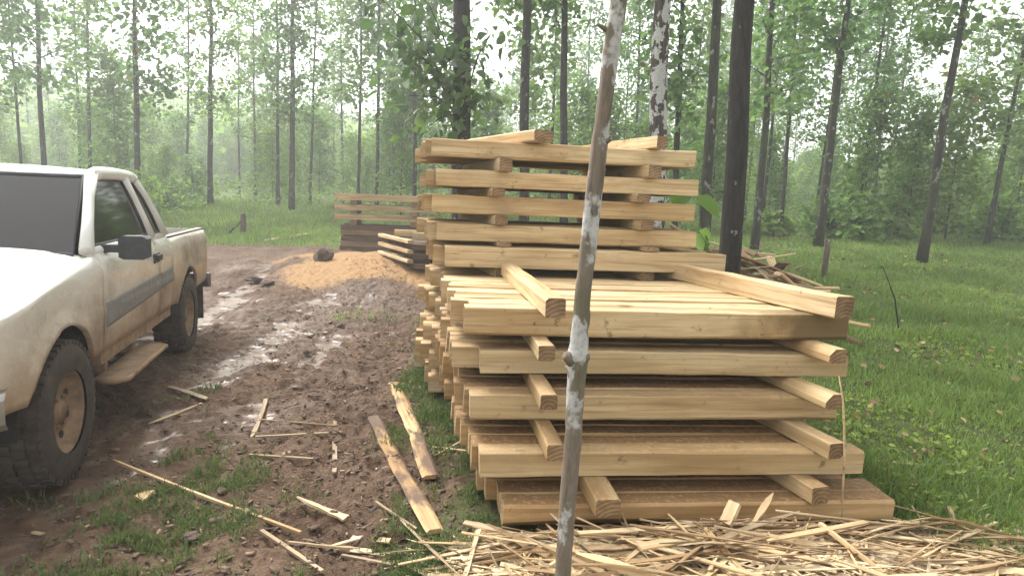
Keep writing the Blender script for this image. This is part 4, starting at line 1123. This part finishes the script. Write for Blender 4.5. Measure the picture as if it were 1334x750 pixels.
# cab rear wall, roof, glass, interior
mb = MB(); mb.box((0.565, 0, 0.86), (0.03, 1.50, 0.66)); mb.build('cab_rear_wall', M['paint'], T)
rf = MB(); g = []
for i in range(9):
    x = 0.87+0.96*i/8; t = i/8
    crown = 0.055*(1-(2*t-1)**4)
    g.append([(x, y, 1.655+crown*(0.55+0.45*(1-(y/0.66)**2))+0.012*(1-(y/0.66)**4)) for y in [0.66*(-1+2*j/10) for j in range(11)]])
rf.sheet(g); ro = rf.build('roof', M['paint'], T)
def quadpane(name, pts):
    mb = MB(); b = [Vector(p) for p in pts]; nrm = (b[1]-b[0]).cross(b[2]-b[0]).normalized()*0.006
    k = len(b); mb.v = [tuple(p) for p in b+[p-nrm for p in b]]
    mb.face(range(k)); mb.face([k+i for i in reversed(range(k))])
    for i in range(k): mb.face((i, (i+1) % k, k+(i+1) % k, k+i))
    o = mb.build(name, M['glass'], T)
    s = MB(); s.tube([tuple(p) for p in b+[b[0]]], 0.016, 6, cap=False); s.build('seal', M['plastic'], o)
quadpane('rear_window', [(0.59, -0.68, 1.20), (0.59, 0.68, 1.20), (0.88, 0.60, 1.63), (0.88, -0.60, 1.63)])
quadpane('windscreen', [(2.36, -0.70, 1.17), (2.36, 0.70, 1.17), (1.83, 0.60, 1.65), (1.83, -0.60, 1.65)])
for y in (-0.35, 0.25):
    mb = MB(); mb.tube([(2.40, y, 1.185), (2.345, y-0.12, 1.205), (2.17, y-0.30, 1.36)], [0.012, 0.008, 0.006], 6); mb.build('wiper', M['plastic'], T)
se = MB()
for y in (-0.36, 0.36):
    se.box((1.32, y, 0.74), (0.52, 0.50, 0.20)); se.box((1.06, y, 1.02), (0.16, 0.48, 0.56), Matrix.Rotation(R(-12), 3, 'Y')); se.box((0.99, y, 1.38), (0.10, 0.26, 0.16))
se.build('seat', M['seat'], T)
mb = MB(); mb.box((2.17, 0, 1.05), (0.32, 1.42, 0.22)); mb.build('dashboard', M['plastic'], T)
mb = MB(); mb.tube([(1.86+0.06*math.sin(a), 0.37+0.18*math.cos(a), 1.14+0.17*math.sin(a)) for a in [2*math.pi*i/20 for i in range(21)]], 0.014, 6, cap=False); mb.tube([(1.86, 0.2, 1.14), (1.86, 0.54, 1.14)], 0.014, 6); mb.tube([(1.86, 0.37, 1.14), (2.06, 0.37, 1.06)], 0.025, 6); mb.build('steering_wheel', M['plastic'], T)
mb = MB(); mb.box((1.43, 0, 0.53), (1.74, 1.46, 0.06)); mb.build('cab_floor', M['under'], T)
hd = MB(); g = []
for i in range(13):
    x = 2.31+1.30*i/12; t = i/12
    z = 1.175-0.17*t**1.4-0.05*max(0, (t-0.85)/0.15)**2
    g.append([(x, y, z+0.035*(1-(y/0.78)**2)-0.03*abs(y/0.78)**6) for y in [0.802*(-1+2*j/12) for j in range(13)]])
hd.sheet(g); hd.build('bonnet', M['paint'], T)
gr_ = MB(); gr_.box((3.60, 0, 0.87), (0.05, 0.90, 0.17)); go = gr_.build('grille', M['plastic'], T)
for k in range(4):
    mb = MB(); mb.box((3.63, 0, 0.805+0.043*k), (0.03, 0.92, 0.014)); mb.build('slat', M['steel'], go)
mb = MB(); mb.box((3.60, 0, 0.72), (0.06, 1.58, 0.12)); mb.build('front_valance', M['paint'], T)
mb = MB()
bp = [(3.58, -0.84), (3.70, -0.74), (3.75, -0.4), (3.76, 0), (3.75, 0.4), (3.70, 0.74), (3.58, 0.84)]
mb.sheet([[(x, y, 0.50) for x, y in bp], [(x+0.02, y, 0.53) for x, y in bp], [(x+0.02, y, 0.64) for x, y in bp], [(x, y, 0.67) for x, y in bp], [(x-0.10, y*0.96, 0.67) for x, y in bp]], smooth=False)
mb.build('front_bumper', M['steel'], T)
mb = MB()
mb.box((1.3, 0.42, 0.46), (4.5, 0.09, 0.13)); mb.box((1.3, -0.42, 0.46), (4.5, 0.09, 0.13))
mb.tube([(0, -0.7, ZA), (0, 0.7, ZA)], 0.055, 10); mb.tube([(WB, -0.7, ZA), (WB, 0.7, ZA)], 0.05, 10)
mb.tube([(-0.14, 0, ZA), (0, 0, ZA), (0.14, 0, ZA)], [0.05, 0.14, 0.05], 10)
mb.box((2.8, 0, 0.62), (1.0, 0.8, 0.3))
mb.build('chassis', M['under'], T)

# ------------------------------------------------------------------ slim lichen-spotted tree in front of the stack
SY = 2.12
path = [(733, 750, 24), (741, 640, 25), (747, 560, 26), (751, 490, 27), (752, 464, 33), (755, 440, 26), (758, 400, 24), (768, 300, 24), (781, 190, 23), (793, 90, 23), (806, 0, 24)]
wp = [at(a, b, SY) for a, b, _ in path]; wr = [c/FPX*SY/2*0.90 for _, _, c in path]
d0 = (wp[0]-wp[1]).normalized(); down = wp[0]+d0*((wp[0].z+0.05)/max(0.1, -d0.z))
tdir = (wp[-1]-wp[-2]).normalized()
ext = [wp[-1]+tdir*s+Vector((0.02*math.sin(s*2), 0.02*math.cos(s*3), 0)) for s in (0.6, 1.3, 2.1, 3.0)]
base = Vector((down.x, down.y, 0))
lean_tree = empty('slim_tree', base)
tag(lean_tree, 'slim lichen-spotted tree leaning in front of the near stack', 'tree')
P = [down]+wp+ext; RR = [0.036]+wr+[0.032, 0.028, 0.022, 0.012]
# refine the path so that the bark swells and kinks a little
fp_, fr_ = [], []
rj = random.Random(3)
for i in range(len(P)-1):
    for s in range(4):
        t = s/4
        fp_.append(P[i].lerp(P[i+1], t)-base+Vector((rj.uniform(-1, 1), rj.uniform(-1, 1), 0))*0.0018); fr_.append((RR[i]*(1-t)+RR[i+1]*t)*(1+0.05*rj.uniform(-1, 1)))
fp_.append(P[-1]-base); fr_.append(RR[-1])
mb = MB(); mb.tube(fp_, fr_, 20); trunk = mb.build('trunk', M['bark_sapling'], lean_tree)
kb = MB(); kc = wp[4]-base
kb.tube([kc+Vector((-0.015, -0.01, -0.012)), kc+Vector((-0.036, -0.016, 0.004)), kc+Vector((-0.046, -0.02, 0.010))], [0.027, 0.020, 0.011], 10)
kb.tube([kc+Vector((0.015, -0.01, -0.006)), kc+Vector((0.030, -0.013, 0.002)), kc+Vector((0.040, -0.015, 0.004))], [0.025, 0.017, 0.009], 10)
kb.build('knot', M['bark_sapling'], trunk)
for zz_, an_, ln_ in ((1.02, 2.4, 0.025), (1.78, -0.6, 0.02), (2.12, 3.3, 0.03)):     # broken twig stubs
    i_ = min(range(len(fp_)), key=lambda j: abs(fp_[j].z-zz_)); c_ = fp_[i_]; d_ = Vector((math.cos(an_), math.sin(an_), 0.5))
    sb_ = MB(); sb_.tube([c_, c_+d_*(0.02+ln_*0.6), c_+d_*(0.025+ln_)], [0.010, 0.008, 0.005], 7); sb_.build('twig_stub', M['bark_sapling'], trunk)
rr_ = np.random.default_rng(77); n = 420
cc = np.array(ext[-1]-base)
Pp = cc+rr_.normal(size=(n, 3))*np.array([0.9, 0.9, 0.6])+np.array([0, 0, 0.5])
S = rr_.uniform(0.12, 0.26, n)
Vv, q, tn = leaf_mesh_arrays(Pp, rand_dirs(n, rr_, -0.2), S, S*0.6, np.clip(0.5+0.25*rr_.normal(size=n), 0, 0.96), r=rr_)
link('crown', new_mesh_np('crown', Vv, q, M['leaf'], {'tint': tn}), lean_tree)
mb = MB()
for k in range(9):
    e = Vector(tuple(Pp[k*20])); mb.tube([ext[1]-base+(ext[3]-ext[1])*(k/9), (ext[3]-base)*0.5+e*0.5, e], [0.012, 0.008, 0.003], 5)
mb.build('limb', M['bark_sapling'], lean_tree)

# ------------------------------------------------------------------ splinters, strips and offcuts
def strip_mesh(seed, L, w, t, curve=0.04, segs=5, mat='strip', ragged=True):
    r_ = random.Random(seed); v = []; f = []
    ph = r_.random()*6; ta_ = r_.choice((0.25, 0.6, 1.0)); tb_ = r_.choice((0.2, 0.7, 1.0))
    for i in range(segs+1):
        s = i/segs; x = (s-0.5)*L
        tp = min(1.0, ta_+3.2*s, tb_+3.2*(1-s)) if ragged else 1.0
        ww = w/2*tp*(1+0.25*r_.uniform(-1, 1)*(1 if ragged else 0.2)); tt = t/2*(0.5+0.5*tp)
        y = curve*L*math.sin(ph+s*3.0)*0.5; z = curve*L*math.cos(ph*1.7+s*2.6)*0.4
        tw = 0.35*math.sin(ph+s*2)*(1 if ragged else 0.1)
        for a, b in ((-1, -1), (1, -1), (1, 1), (-1, 1)):
            yy, zz = a*ww, b*tt
            v.append((x, y+yy*math.cos(tw)-zz*math.sin(tw), z+yy*math.sin(tw)+zz*math.cos(tw)))
    for i in range(segs):
        for k in range(4):
            a = i*4+k; c = i*4+(k+1) % 4; f.append((a, c, c+4, a+4))
    f.append((3, 2, 1, 0)); f.append(tuple(segs*4+k for k in range(4)))
    return v, f
def strip_obj(name, p0, p1, w, t, label, cat, mat='strip', group=None, curve=0.03, ragged=True, roll=0.0, segs=6):
    p0, p1 = Vector(p0), Vector(p1); _seed[0] += 1
    d = p1-p0; v, f = strip_mesh(_seed[0], d.length, w, t, curve, segs, mat, ragged)
    me = bpy.data.meshes.new(name); me.from_pydata(v, [], f); me.materials.append(M[mat]); me.update()
    o = link(name, me); o.rotation_mode = 'QUATERNION'
    x = d.normalized(); zc = Vector((0, 0, 1)); y = zc.cross(x).normalized(); z = x.cross(y)
    q_ = Matrix((x, y, z)).transposed().to_quaternion()
    o.rotation_quaternion = q_ @ Euler((roll, 0, 0)).to_quaternion(); o.location = (p0+p1)/2
    return tag(o, label, cat, group)
def heap(x, y):
    front = 2.85+0.114*x
    a = np.exp(-((x-1.25)/0.85)**2)*0.085+np.exp(-((x-0.35)/0.8)**2)*0.035+np.exp(-((x-2.3)/0.6)**2)*0.03
    return a*np.clip(1.25-np.abs(y-2.62)/0.75, 0, 1)
def pile_xy(r_):
    while True:
        x = r_.uniform(-0.75, 2.75); y = r_.uniform(1.95, 3.12)
        front = 2.83+0.114*x
        if 0 < x < 2.0 and y > front-0.02: continue
        if x < 0 and y > 2.80+0.05*x: continue
        if x < 0.0 and r_.random() < min(0.96, 0.25-x*2.2): continue
        if x > 2.0 and r_.random() < (x-2.0)*1.1: continue
        return x, y
rp2 = random.Random(21)
variants = []
for k in range(26):
    v, f = strip_mesh(3000+k, 1.0, 0.038, 0.007, curve=rp2.choice((0.01, 0.03, 0.06, 0.12)), segs=6)
    me = bpy.data.meshes.new('wood_strip'); me.from_pydata(v, [], f); me.materials.append(M[('strip', 'strip_grey', 'strip', 'strip_dark', 'strip')[k % 5]]); me.update(); variants.append(me)
def strip_pose(r_, big):
    x, y = pile_xy(r_)
    ln = (r_.uniform(0.22, 0.85) if big else r_.uniform(0.08, 0.45))
    a = r_.gauss(0.05, 0.45) if r_.random() < 0.72 else r_.uniform(-1.5, 1.5)
    # keep strips out of the bottom timbers
    ex = ln/2*math.cos(a); ey = abs(ln/2*math.sin(a))
    lim = 2.825+0.114*max(0, min(2, x))
    if y+ey > lim and -0.1 < x < 2.1: y = lim-ey
    if x-abs(ex) < -0.05 and y > 2.6: pass
    hz = float(heap(x, y))
    z = 0.012+hz*(r_.uniform(0.65, 1.15) if big else r_.uniform(0.1, 1.05))+0.012*r_.random()
    return x, y, z, ln, a, r_.gauss(0, 0.05 if not big else 0.07), r_.uniform(-0.5, 0.5)
for k in range(290):
    x, y, z, ln, a, tilt, roll = strip_pose(rp2, True)
    o = link('wood_strip', variants[k % 26], None, (x, y, z+gzf(x, y)+abs(tilt)*ln*0.3), Euler((roll, tilt, a)))
    wsc = rp2.choice((0.2, 0.3, 0.4, 0.5, 0.62, 0.9)); o.scale = (ln, wsc, rp2.uniform(0.5, 1.1))
    side_ = 'at the left tip of' if x < 0.0 else ('around the slim tree foot in' if x < 0.55 else ('in the middle of' if x < 1.2 else ('right of the middle of' if x < 1.8 else 'at the right end of')))
    tone_ = ('pale', 'greyish', 'pale', 'dark brown', 'pale')[(k % 26) % 5]
    tag(o, f"{tone_} {'long' if ln > 0.5 else 'short'} wood strip {side_} the splinter pile", 'wood strip', 'strips in the splinter pile')
vs, fs = [], []; tot = 0
for k in range(5200):
    x, y, z, ln, a, tilt, roll = strip_pose(rp2, False)
    v, f = strip_mesh(5000+k, ln, rp2.uniform(0.006, 0.024), rp2.uniform(0.002, 0.006), 0.06, 3)
    mm = Matrix.Translation((x, y, z*0.9+gzf(x, y))) @ Euler((roll, tilt, a)).to_matrix().to_4x4()
    b = len(vs); vs += [tuple(mm @ Vector(p)) for p in v]; fs += [tuple(b+i for i in q_) for q_ in f]
me = bpy.data.meshes.new('splinter_litter'); me.from_pydata(vs, [], fs); me.materials.append(M['strip']); me.update()
tag(link('splinter_litter', me), 'fine wood splinters and shavings heaped before the near stack', 'splinters', None, 'stuff')
def g(px, py, z=0.0): return atz(px, py, z)
hand = [  # pixel ends, heights of the ends, width, thickness, label, material
    ((752, 722), (868, 756), 0.13, 0.10, 0.038, 0.03, 'thick pale branch end in the splinter pile right of the slim tree', 'strip'),
    ((832, 712), (905, 700), 0.12, 0.13, 0.060, 0.014, 'ragged pale bark flake on the splinter pile', 'strip'),
    ((1068, 682), (1152, 746), 0.14, 0.10, 0.026, 0.015, 'long straight strip lying diagonally at the right of the splinter pile', 'strip'),
    ((918, 688), (972, 748), 0.13, 0.10, 0.026, 0.012, 'pale strip lying diagonally in the middle of the splinter pile', 'strip'),
    ((975, 690), (1008, 642), 0.12, 0.24, 0.026, 0.010, 'sharp sliver leaning up against the bottom timber', 'strip'),
    ((604, 680), (722, 708), 0.05, 0.06, 0.040, 0.012, 'grey strip at the left tip of the splinter pile', 'strip_grey'),
    ((575, 702), (690, 716), 0.03, 0.05, 0.030, 0.010, 'long pale strip low on the left of the splinter pile', 'strip'),
    ((600, 735), (730, 710), 0.05, 0.08, 0.028, 0.010, 'pale strip crossing towards the foot of the slim tree', 'strip'),
    ((945, 682), (958, 655), 0.15, 0.23, 0.055, 0.03, 'short square wood chip standing on the splinter pile', 'strip'),
    ((1000, 705), (1128, 678), 0.14, 0.15, 0.022, 0.010, 'thin strip reaching to the right end of the bottom timber', 'strip'),
    ((640, 742), (720, 756), 0.05, 0.05, 0.034, 0.012, 'short strip at the left of the slim tree foot', 'strip'),
    ((1130, 640), (1180, 690), 0.03, 0.02, 0.014, 0.006, 'thin bent straw in the grass right of the near stack', 'strip'),
    ((1126, 628), (1195, 630), 0.04, 0.02, 0.016, 0.006, 'pale straw lying on the grass beside the fourth layer', 'strip'),
    ((1140, 600), (1200, 604), 0.03, 0.03, 0.022, 0.008, 'white splinter lying in the grass right of the near stack', 'strip_grey'),
]
for a, b, za, zb, w, t, lab, mt in hand:
    strip_obj('wood_strip', g(*a, za), g(*b, zb), w, t, lab, 'wood strip', mt, None, 0.02, ragged=(w < 0.05))
# sticks, canes and slabs in the mud: two pixel ends on the ground
sticks = [
    ((150, 596), (390, 690), 0.016, 0.014, 'long pale cane lying across the mud in the left foreground', 'strip', 'cane'),
    ((345, 515), (329, 568), 0.030, 0.012, 'short brown bark strip in the mud left of the thin sticks', 'strip_grey', 'stick'),
    ((338, 544), (436, 562), 0.012, 0.010, 'upper of two thin sticks crossing in the mud', 'strip_grey', 'stick'),
    ((333, 571), (428, 570), 0.014, 0.010, 'lower of two thin sticks lying level in the mud', 'strip_grey', 'stick'),
    ((440, 540), (432, 615), 0.026, 0.010, 'grey bark strip pointing away beside the two slabs', 'strip_grey', 'stick'),
    ((388, 654), (450, 674), 0.040, 0.012, 'pale curled wood shaving in the foreground mud', 'strip', 'stick'),
    ((490, 655), (542, 692), 0.012, 0.010, 'thin white splinter beside the near slab', 'strip_grey', 'stick'),
    ((376, 707), (478, 715), 0.026, 0.010, 'flat pale strip in the left foreground grass', 'strip_grey', 'stick'),
    ((445, 718), (512, 738), 0.014, 0.010, 'thin pale strip nearest the bottom edge left of the pile', 'strip_grey', 'stick'),
    ((458, 698), (508, 708), 0.024, 0.010, 'short pale strip between the cane and the near slab', 'strip', 'stick'),
    ((325, 588), (408, 602), 0.018, 0.012, 'half-buried dark twig below the two thin sticks', 'strip_grey', 'stick'),
    ((533, 523), (596, 531), 0.014, 0.010, 'thin twig touching the flank of the stack', 'strip_grey', 'stick'),
    ((556, 582), (612, 588), 0.018, 0.008, 'pale straw in the grass between slab and stack', 'strip', 'stick'),
    ((567, 596), (600, 574), 0.012, 0.008, 'thin crossed straw in the grass beside the stack', 'strip', 'stick'),
    ((340, 690), (420, 745), 0.018, 0.012, 'dark twig in the foreground mud under the cane', 'strip_grey', 'stick'),
    ((220, 500), (270, 520), 0.030, 0.014, 'dark wet bark strip near the rear wheel', 'strip_grey', 'stick'),
    ((180, 648), (196, 640), 0.055, 0.018, 'orange wood chip in the left foreground mud', 'fresh', 'wood chip'),
    ((195, 545), (262, 523), 0.022, 0.012, 'long dark twig in the wet mud below the rear wheel', 'strip_grey', 'stick'),
    ((402, 318), (345, 322), 0.10, 0.05, 'pale stick lying left of the sawdust mound', 'strip', 'stick'),
    ((440, 322), (470, 314), 0.12, 0.05, 'pale slab end lying on top of the sawdust mound', 'strip', 'stick'),
]
for a, b, w, t, lab, mt, cat in sticks:
    z0 = 0.012+t/2
    pa, pb = g(*a, z0), g(*b, z0)
    hs_ = [surf(*(pa.lerp(pb, i_/8)).xy) for i_ in range(9)]
    up_ = max(hh_-(hs_[0]+(hs_[-1]-hs_[0])*i_/8) for i_, hh_ in enumerate(hs_))*(0.95 if cat == 'cane' else 0.6)
    pa.z = hs_[0]+up_+t/2+0.003; pb.z = hs_[-1]+up_+t/2+0.003
    strip_obj({'cane': 'cane_stick', 'wood chip': 'wood_chip'}.get(cat, 'stick'), pa, pb, w, t, lab, cat, mt, None, 0.012 if w < 0.02 else 0.03, ragged=w > 0.02, segs=8)
M['slab'] = wood_mat('muddy_slab', (0.50, 0.36, 0.20), (0.30, 0.19, 0.10), stain=0.97, stain_col=(0.105, 0.066, 0.043), st=(0.43, 0.56))
def slab(p0, p1, w, t, label, seed, mat='slab', group=None):
    p0, p1 = Vector(p0), Vector(p1); r_ = random.Random(seed); d = p1-p0; L = d.length
    v = []; f = []; segs = 12
    for i in range(segs+1):
        s = i/segs; x = (s-0.5)*L
        e1 = w/2*(1+0.14*r_.uniform(-1, 1)); e2 = w/2*(1+0.14*r_.uniform(-1, 1))
        z = 0.01*math.sin(s*5+seed)
        v += [(x, -e1*0.8, z), (x, e2*0.8, z), (x, e2, z+t*0.45), (x, e2*0.6, z+t), (x, -e1*0.6, z+t), (x, -e1, z+t*0.45)]
    for i in range(segs):
        for k in range(6):
            a = i*6+k; c = i*6+(k+1) % 6; f.append((a, c, c+6, a+6))
    f.append(tuple(reversed(range(6)))); f.append(tuple(segs*6+k for k in range(6)))
    me = bpy.data.meshes.new('sawn_offcut'); me.from_pydata(v, [], f); me.materials.append(M[mat]); me.update()
    o = link('sawn_offcut', me); o.rotation_mode = 'QUATERNION'
    x = d.normalized(); y = Vector((0, 0, 1)).cross(x).normalized(); z = x.cross(y)
    o.rotation_quaternion = Matrix((x, y, z)).transposed().to_quaternion(); o.location = (p0+p1)/2
    return tag(o, label, 'offcut', group)
def lay(a, b):
    pa, pb = g(*a), g(*b)
    hs_ = [surf(*(pa.lerp(pb, i_/14)).xy) for i_ in range(15)]
    up_ = max(hh_-(hs_[0]+(hs_[-1]-hs_[0])*i_/14) for i_, hh_ in enumerate(hs_))*0.7
    pa.z = hs_[0]+up_; pb.z = hs_[-1]+up_
    return pa, pb
slab(*lay((514, 498), (562, 628)), 0.105, 0.024, 'muddy sawn slab lying nearer the stack, upper of two', 5)
slab(*lay((487, 547), (566, 706)), 0.092, 0.024, 'muddy sawn slab pointing to the splinter pile, lower of two', 9)
# offcut heap behind the stack
rh = random.Random(41)
for k in range(90):
    a = rh.random()*6.283; q_ = math.sqrt(rh.random())
    cx, cy_ = 3.0+1.25*q_*math.cos(a), 8.6+1.1*q_*math.sin(a)
    zt_ = max(0.03, 1.30*(1-q_)**0.7*rh.uniform(0.75, 1.05))
    ln = rh.uniform(0.5, 1.35); az = rh.gauss(-0.5, 0.7); tl = rh.gauss(-0.12, 0.28)
    d = Vector((math.cos(az)*math.cos(tl), math.sin(az)*math.cos(tl), math.sin(tl)))*ln/2
    c_ = Vector((cx, cy_, max(zt_, abs(d.z)*0.8+0.02)))
    slab(c_-d, c_+d, rh.uniform(0.06, 0.16), rh.uniform(0.015, 0.05), 'sawn offcut slab in the heap behind the right end of the stacks', 300+k, rh.choice(['strip_grey', 'strip_grey', 'aged', 'strip', 'fresh']), 'offcut slabs in the rear heap')
# posts
def post(pb, top_dx, h, rad, label, name='fence_post', mat='post'):
    o = empty(name, (pb.x, pb.y, gzf(pb.x, pb.y)))
    mb = MB(); mb.tube([(0, 0, -0.1), (top_dx*0.5+0.01, 0, h*0.5), (top_dx, 0, h*0.97), (top_dx, 0, h)], [rad*1.05, rad, rad*0.95, rad*0.7], 9)
    mb.build('shaft', M[mat], o)
    return o, tag(o, label, 'post')
p = atz(1072, 362, 0.12); po, _ = post(p, 0.03, 0.93, 0.065, 'weathered fence post in the grass at the right')
p = atz(317, 304, 0.30); po, _ = post(p, 0.0, 0.62, 0.085, 'short braced fence post at the far edge of the clearing')
mb = MB(); mb.tube([(-0.45, 0, 0.02), (-0.02, 0, 0.42)], [0.035, 0.03], 7); mb.build('brace', M['post'], po)
p = atz(988, 340, 0.2); post(p, 0.02, 0.55, 0.03, 'thin pale stake in the grass right of the big dark trunk', 'stake', 'strip_grey')
# bent dead stem and thin cane by the stack
q0 = at(1172, 440, 8.8)
o = empty('dead_stem', (q0.x, 8.8, 0)); tag(o, 'dark bent dead stem rising from the grass at the right', 'stem')
pts = [at(1174, 440, 8.8), at(1170, 425, 8.8), at(1166, 390, 8.8), at(1158, 368, 8.8), at(1149, 345, 8.8)]
pts = [Vector((pts[0].x+0.02, 8.8, -0.02))]+pts
mb = MB(); mb.tube([p_-Vector((q0.x, 8.8, 0)) for p_ in pts], [0.012, 0.011, 0.011, 0.010, 0.008, 0.004], 7); mb.build('stalk', M['bark_dark'], o)
q0 = at(1098, 600, 3.05); pts = [Vector((q0.x+0.03, 3.05, 0.0)), at(1100, 600, 3.05), at(1100, 560, 3.05), at(1098, 520, 3.05), at(1093, 490, 3.05)]
o = empty('thin_cane', (q0.x, 3.05, 0)); tag(o, 'thin pale upright straw at the right end of the near stack', 'cane')
mb = MB(); mb.tube([p_-Vector((q0.x, 3.05, 0)) for p_ in pts], [0.005, 0.006, 0.006, 0.005, 0.003], 6); mb.build('stalk', M['strip'], o)
# clods and the dark block on the sawdust
M['clod'] = simple('mud_clod', (0.085, 0.058, 0.042), 0.9, noise=0.45, scale=9)
M['stone'] = simple('pale_stone', (0.30, 0.25, 0.21), 0.7, noise=0.25, scale=12)
def lump(px, py, sx, sy, sz, label, name, cat, mat, seed, group=None):
    import bmesh
    p_ = atz(px, py, 0.0)
    for _ in range(4): p_ = atz(px, py, gzf(p_.x, p_.y))
    bm = bmesh.new(); bmesh.ops.create_icosphere(bm, subdivisions=3, radius=1.0)
    r_ = np.random.default_rng(seed); ph = r_.random(6)*6
    for v_ in bm.verts:
        c_ = v_.co
        k_ = 1+0.22*math.sin(c_.x*3+ph[0])*math.sin(c_.y*2.6+ph[1])+0.14*math.sin(c_.z*5+ph[2]+c_.x*4)+0.07*math.sin(c_.y*9+ph[3])*math.sin(c_.x*8+ph[4])
        v_.co = Vector((c_.x*k_*sx, c_.y*k_*sy, max(-0.35, c_.z*k_)*sz))
    me = bpy.data.meshes.new(name); bm.to_mesh(me); bm.free(); me.materials.append(M[mat])
    return tag(link(name, me, None, p_+Vector((0, 0, sz*0.3)), (0, 0, r_.random()*6)), label, cat, group)
lump(421, 337, 0.24, 0.17, 0.16, 'dark lump of earth sitting on the left of the sawdust mound', 'earth_clod', 'clod', 'clod', 1)
for k, (px, py, s, lab) in enumerate(((350, 370, 0.20, 'dark clod in the mud left of the sawdust mound'), (330, 366, 0.22, 'flat dark clod nearer the truck left of the sawdust mound'), (500, 372, 0.17, 'brown clod at the front foot of the sawdust mound'), (443, 425, 0.09, 'small clod in the mud below the sawdust mound'), (470, 520, 0.07, 'clod beside the tip of the lower slab'), (400, 460, 0.08, 'clod in the middle of the churned mud'), (290, 640, 0.05, 'small clod above the cane'), (250, 700, 0.06, 'clod in the left foreground below the cane'))):
    lump(px, py, s*0.6, s*0.5, s*0.3, lab, 'earth_clod', 'clod', 'clod', 10+k)
for k, (px, py, s, lab) in enumerate(((368, 362, 0.12, 'pale stone below the sawdust mound, nearest it'), (385, 366, 0.09, 'smaller pale stone beside the one below the mound'), (340, 392, 0.13, 'flat pale stone in the wet mud behind the truck'), (292, 383, 0.14, 'pale stone just behind the rear wheel'), (390, 405, 0.08, 'pale stone right of the wet tracks'), (370, 432, 0.07, 'small pale stone in the wet tracks'), (402, 436, 0.08, 'pale stone at the edge of the trodden grass'), (424, 433, 0.06, 'small light chip of stone in the trodden grass'))):
    lump(px, py, s*0.6, s*0.45, s*0.14, lab, 'stone', 'stone', 'stone', 40+k)

HAZE = 0.0036
# ------------------------------------------------------------------ humid air
hb = MB(); hb.box((0, 150, 17.0), (640, 420, 39))
hm = bpy.data.materials.new('humid_air'); hm.use_nodes = True
hn = hm.node_tree.nodes; hn.clear()
ho = hn.new('ShaderNodeOutputMaterial'); pv = hn.new('ShaderNodeVolumePrincipled')
pv.inputs['Color'].default_value = (0.97, 0.98, 0.98, 1); pv.inputs['Density'].default_value = HAZE
pv.inputs['Anisotropy'].default_value = 0.4
hm.node_tree.links.new(pv.outputs[0], ho.inputs['Volume'])
tag(hb.build('haze', hm), 'pale humid haze in the air of the plantation', 'haze', None, 'stuff')
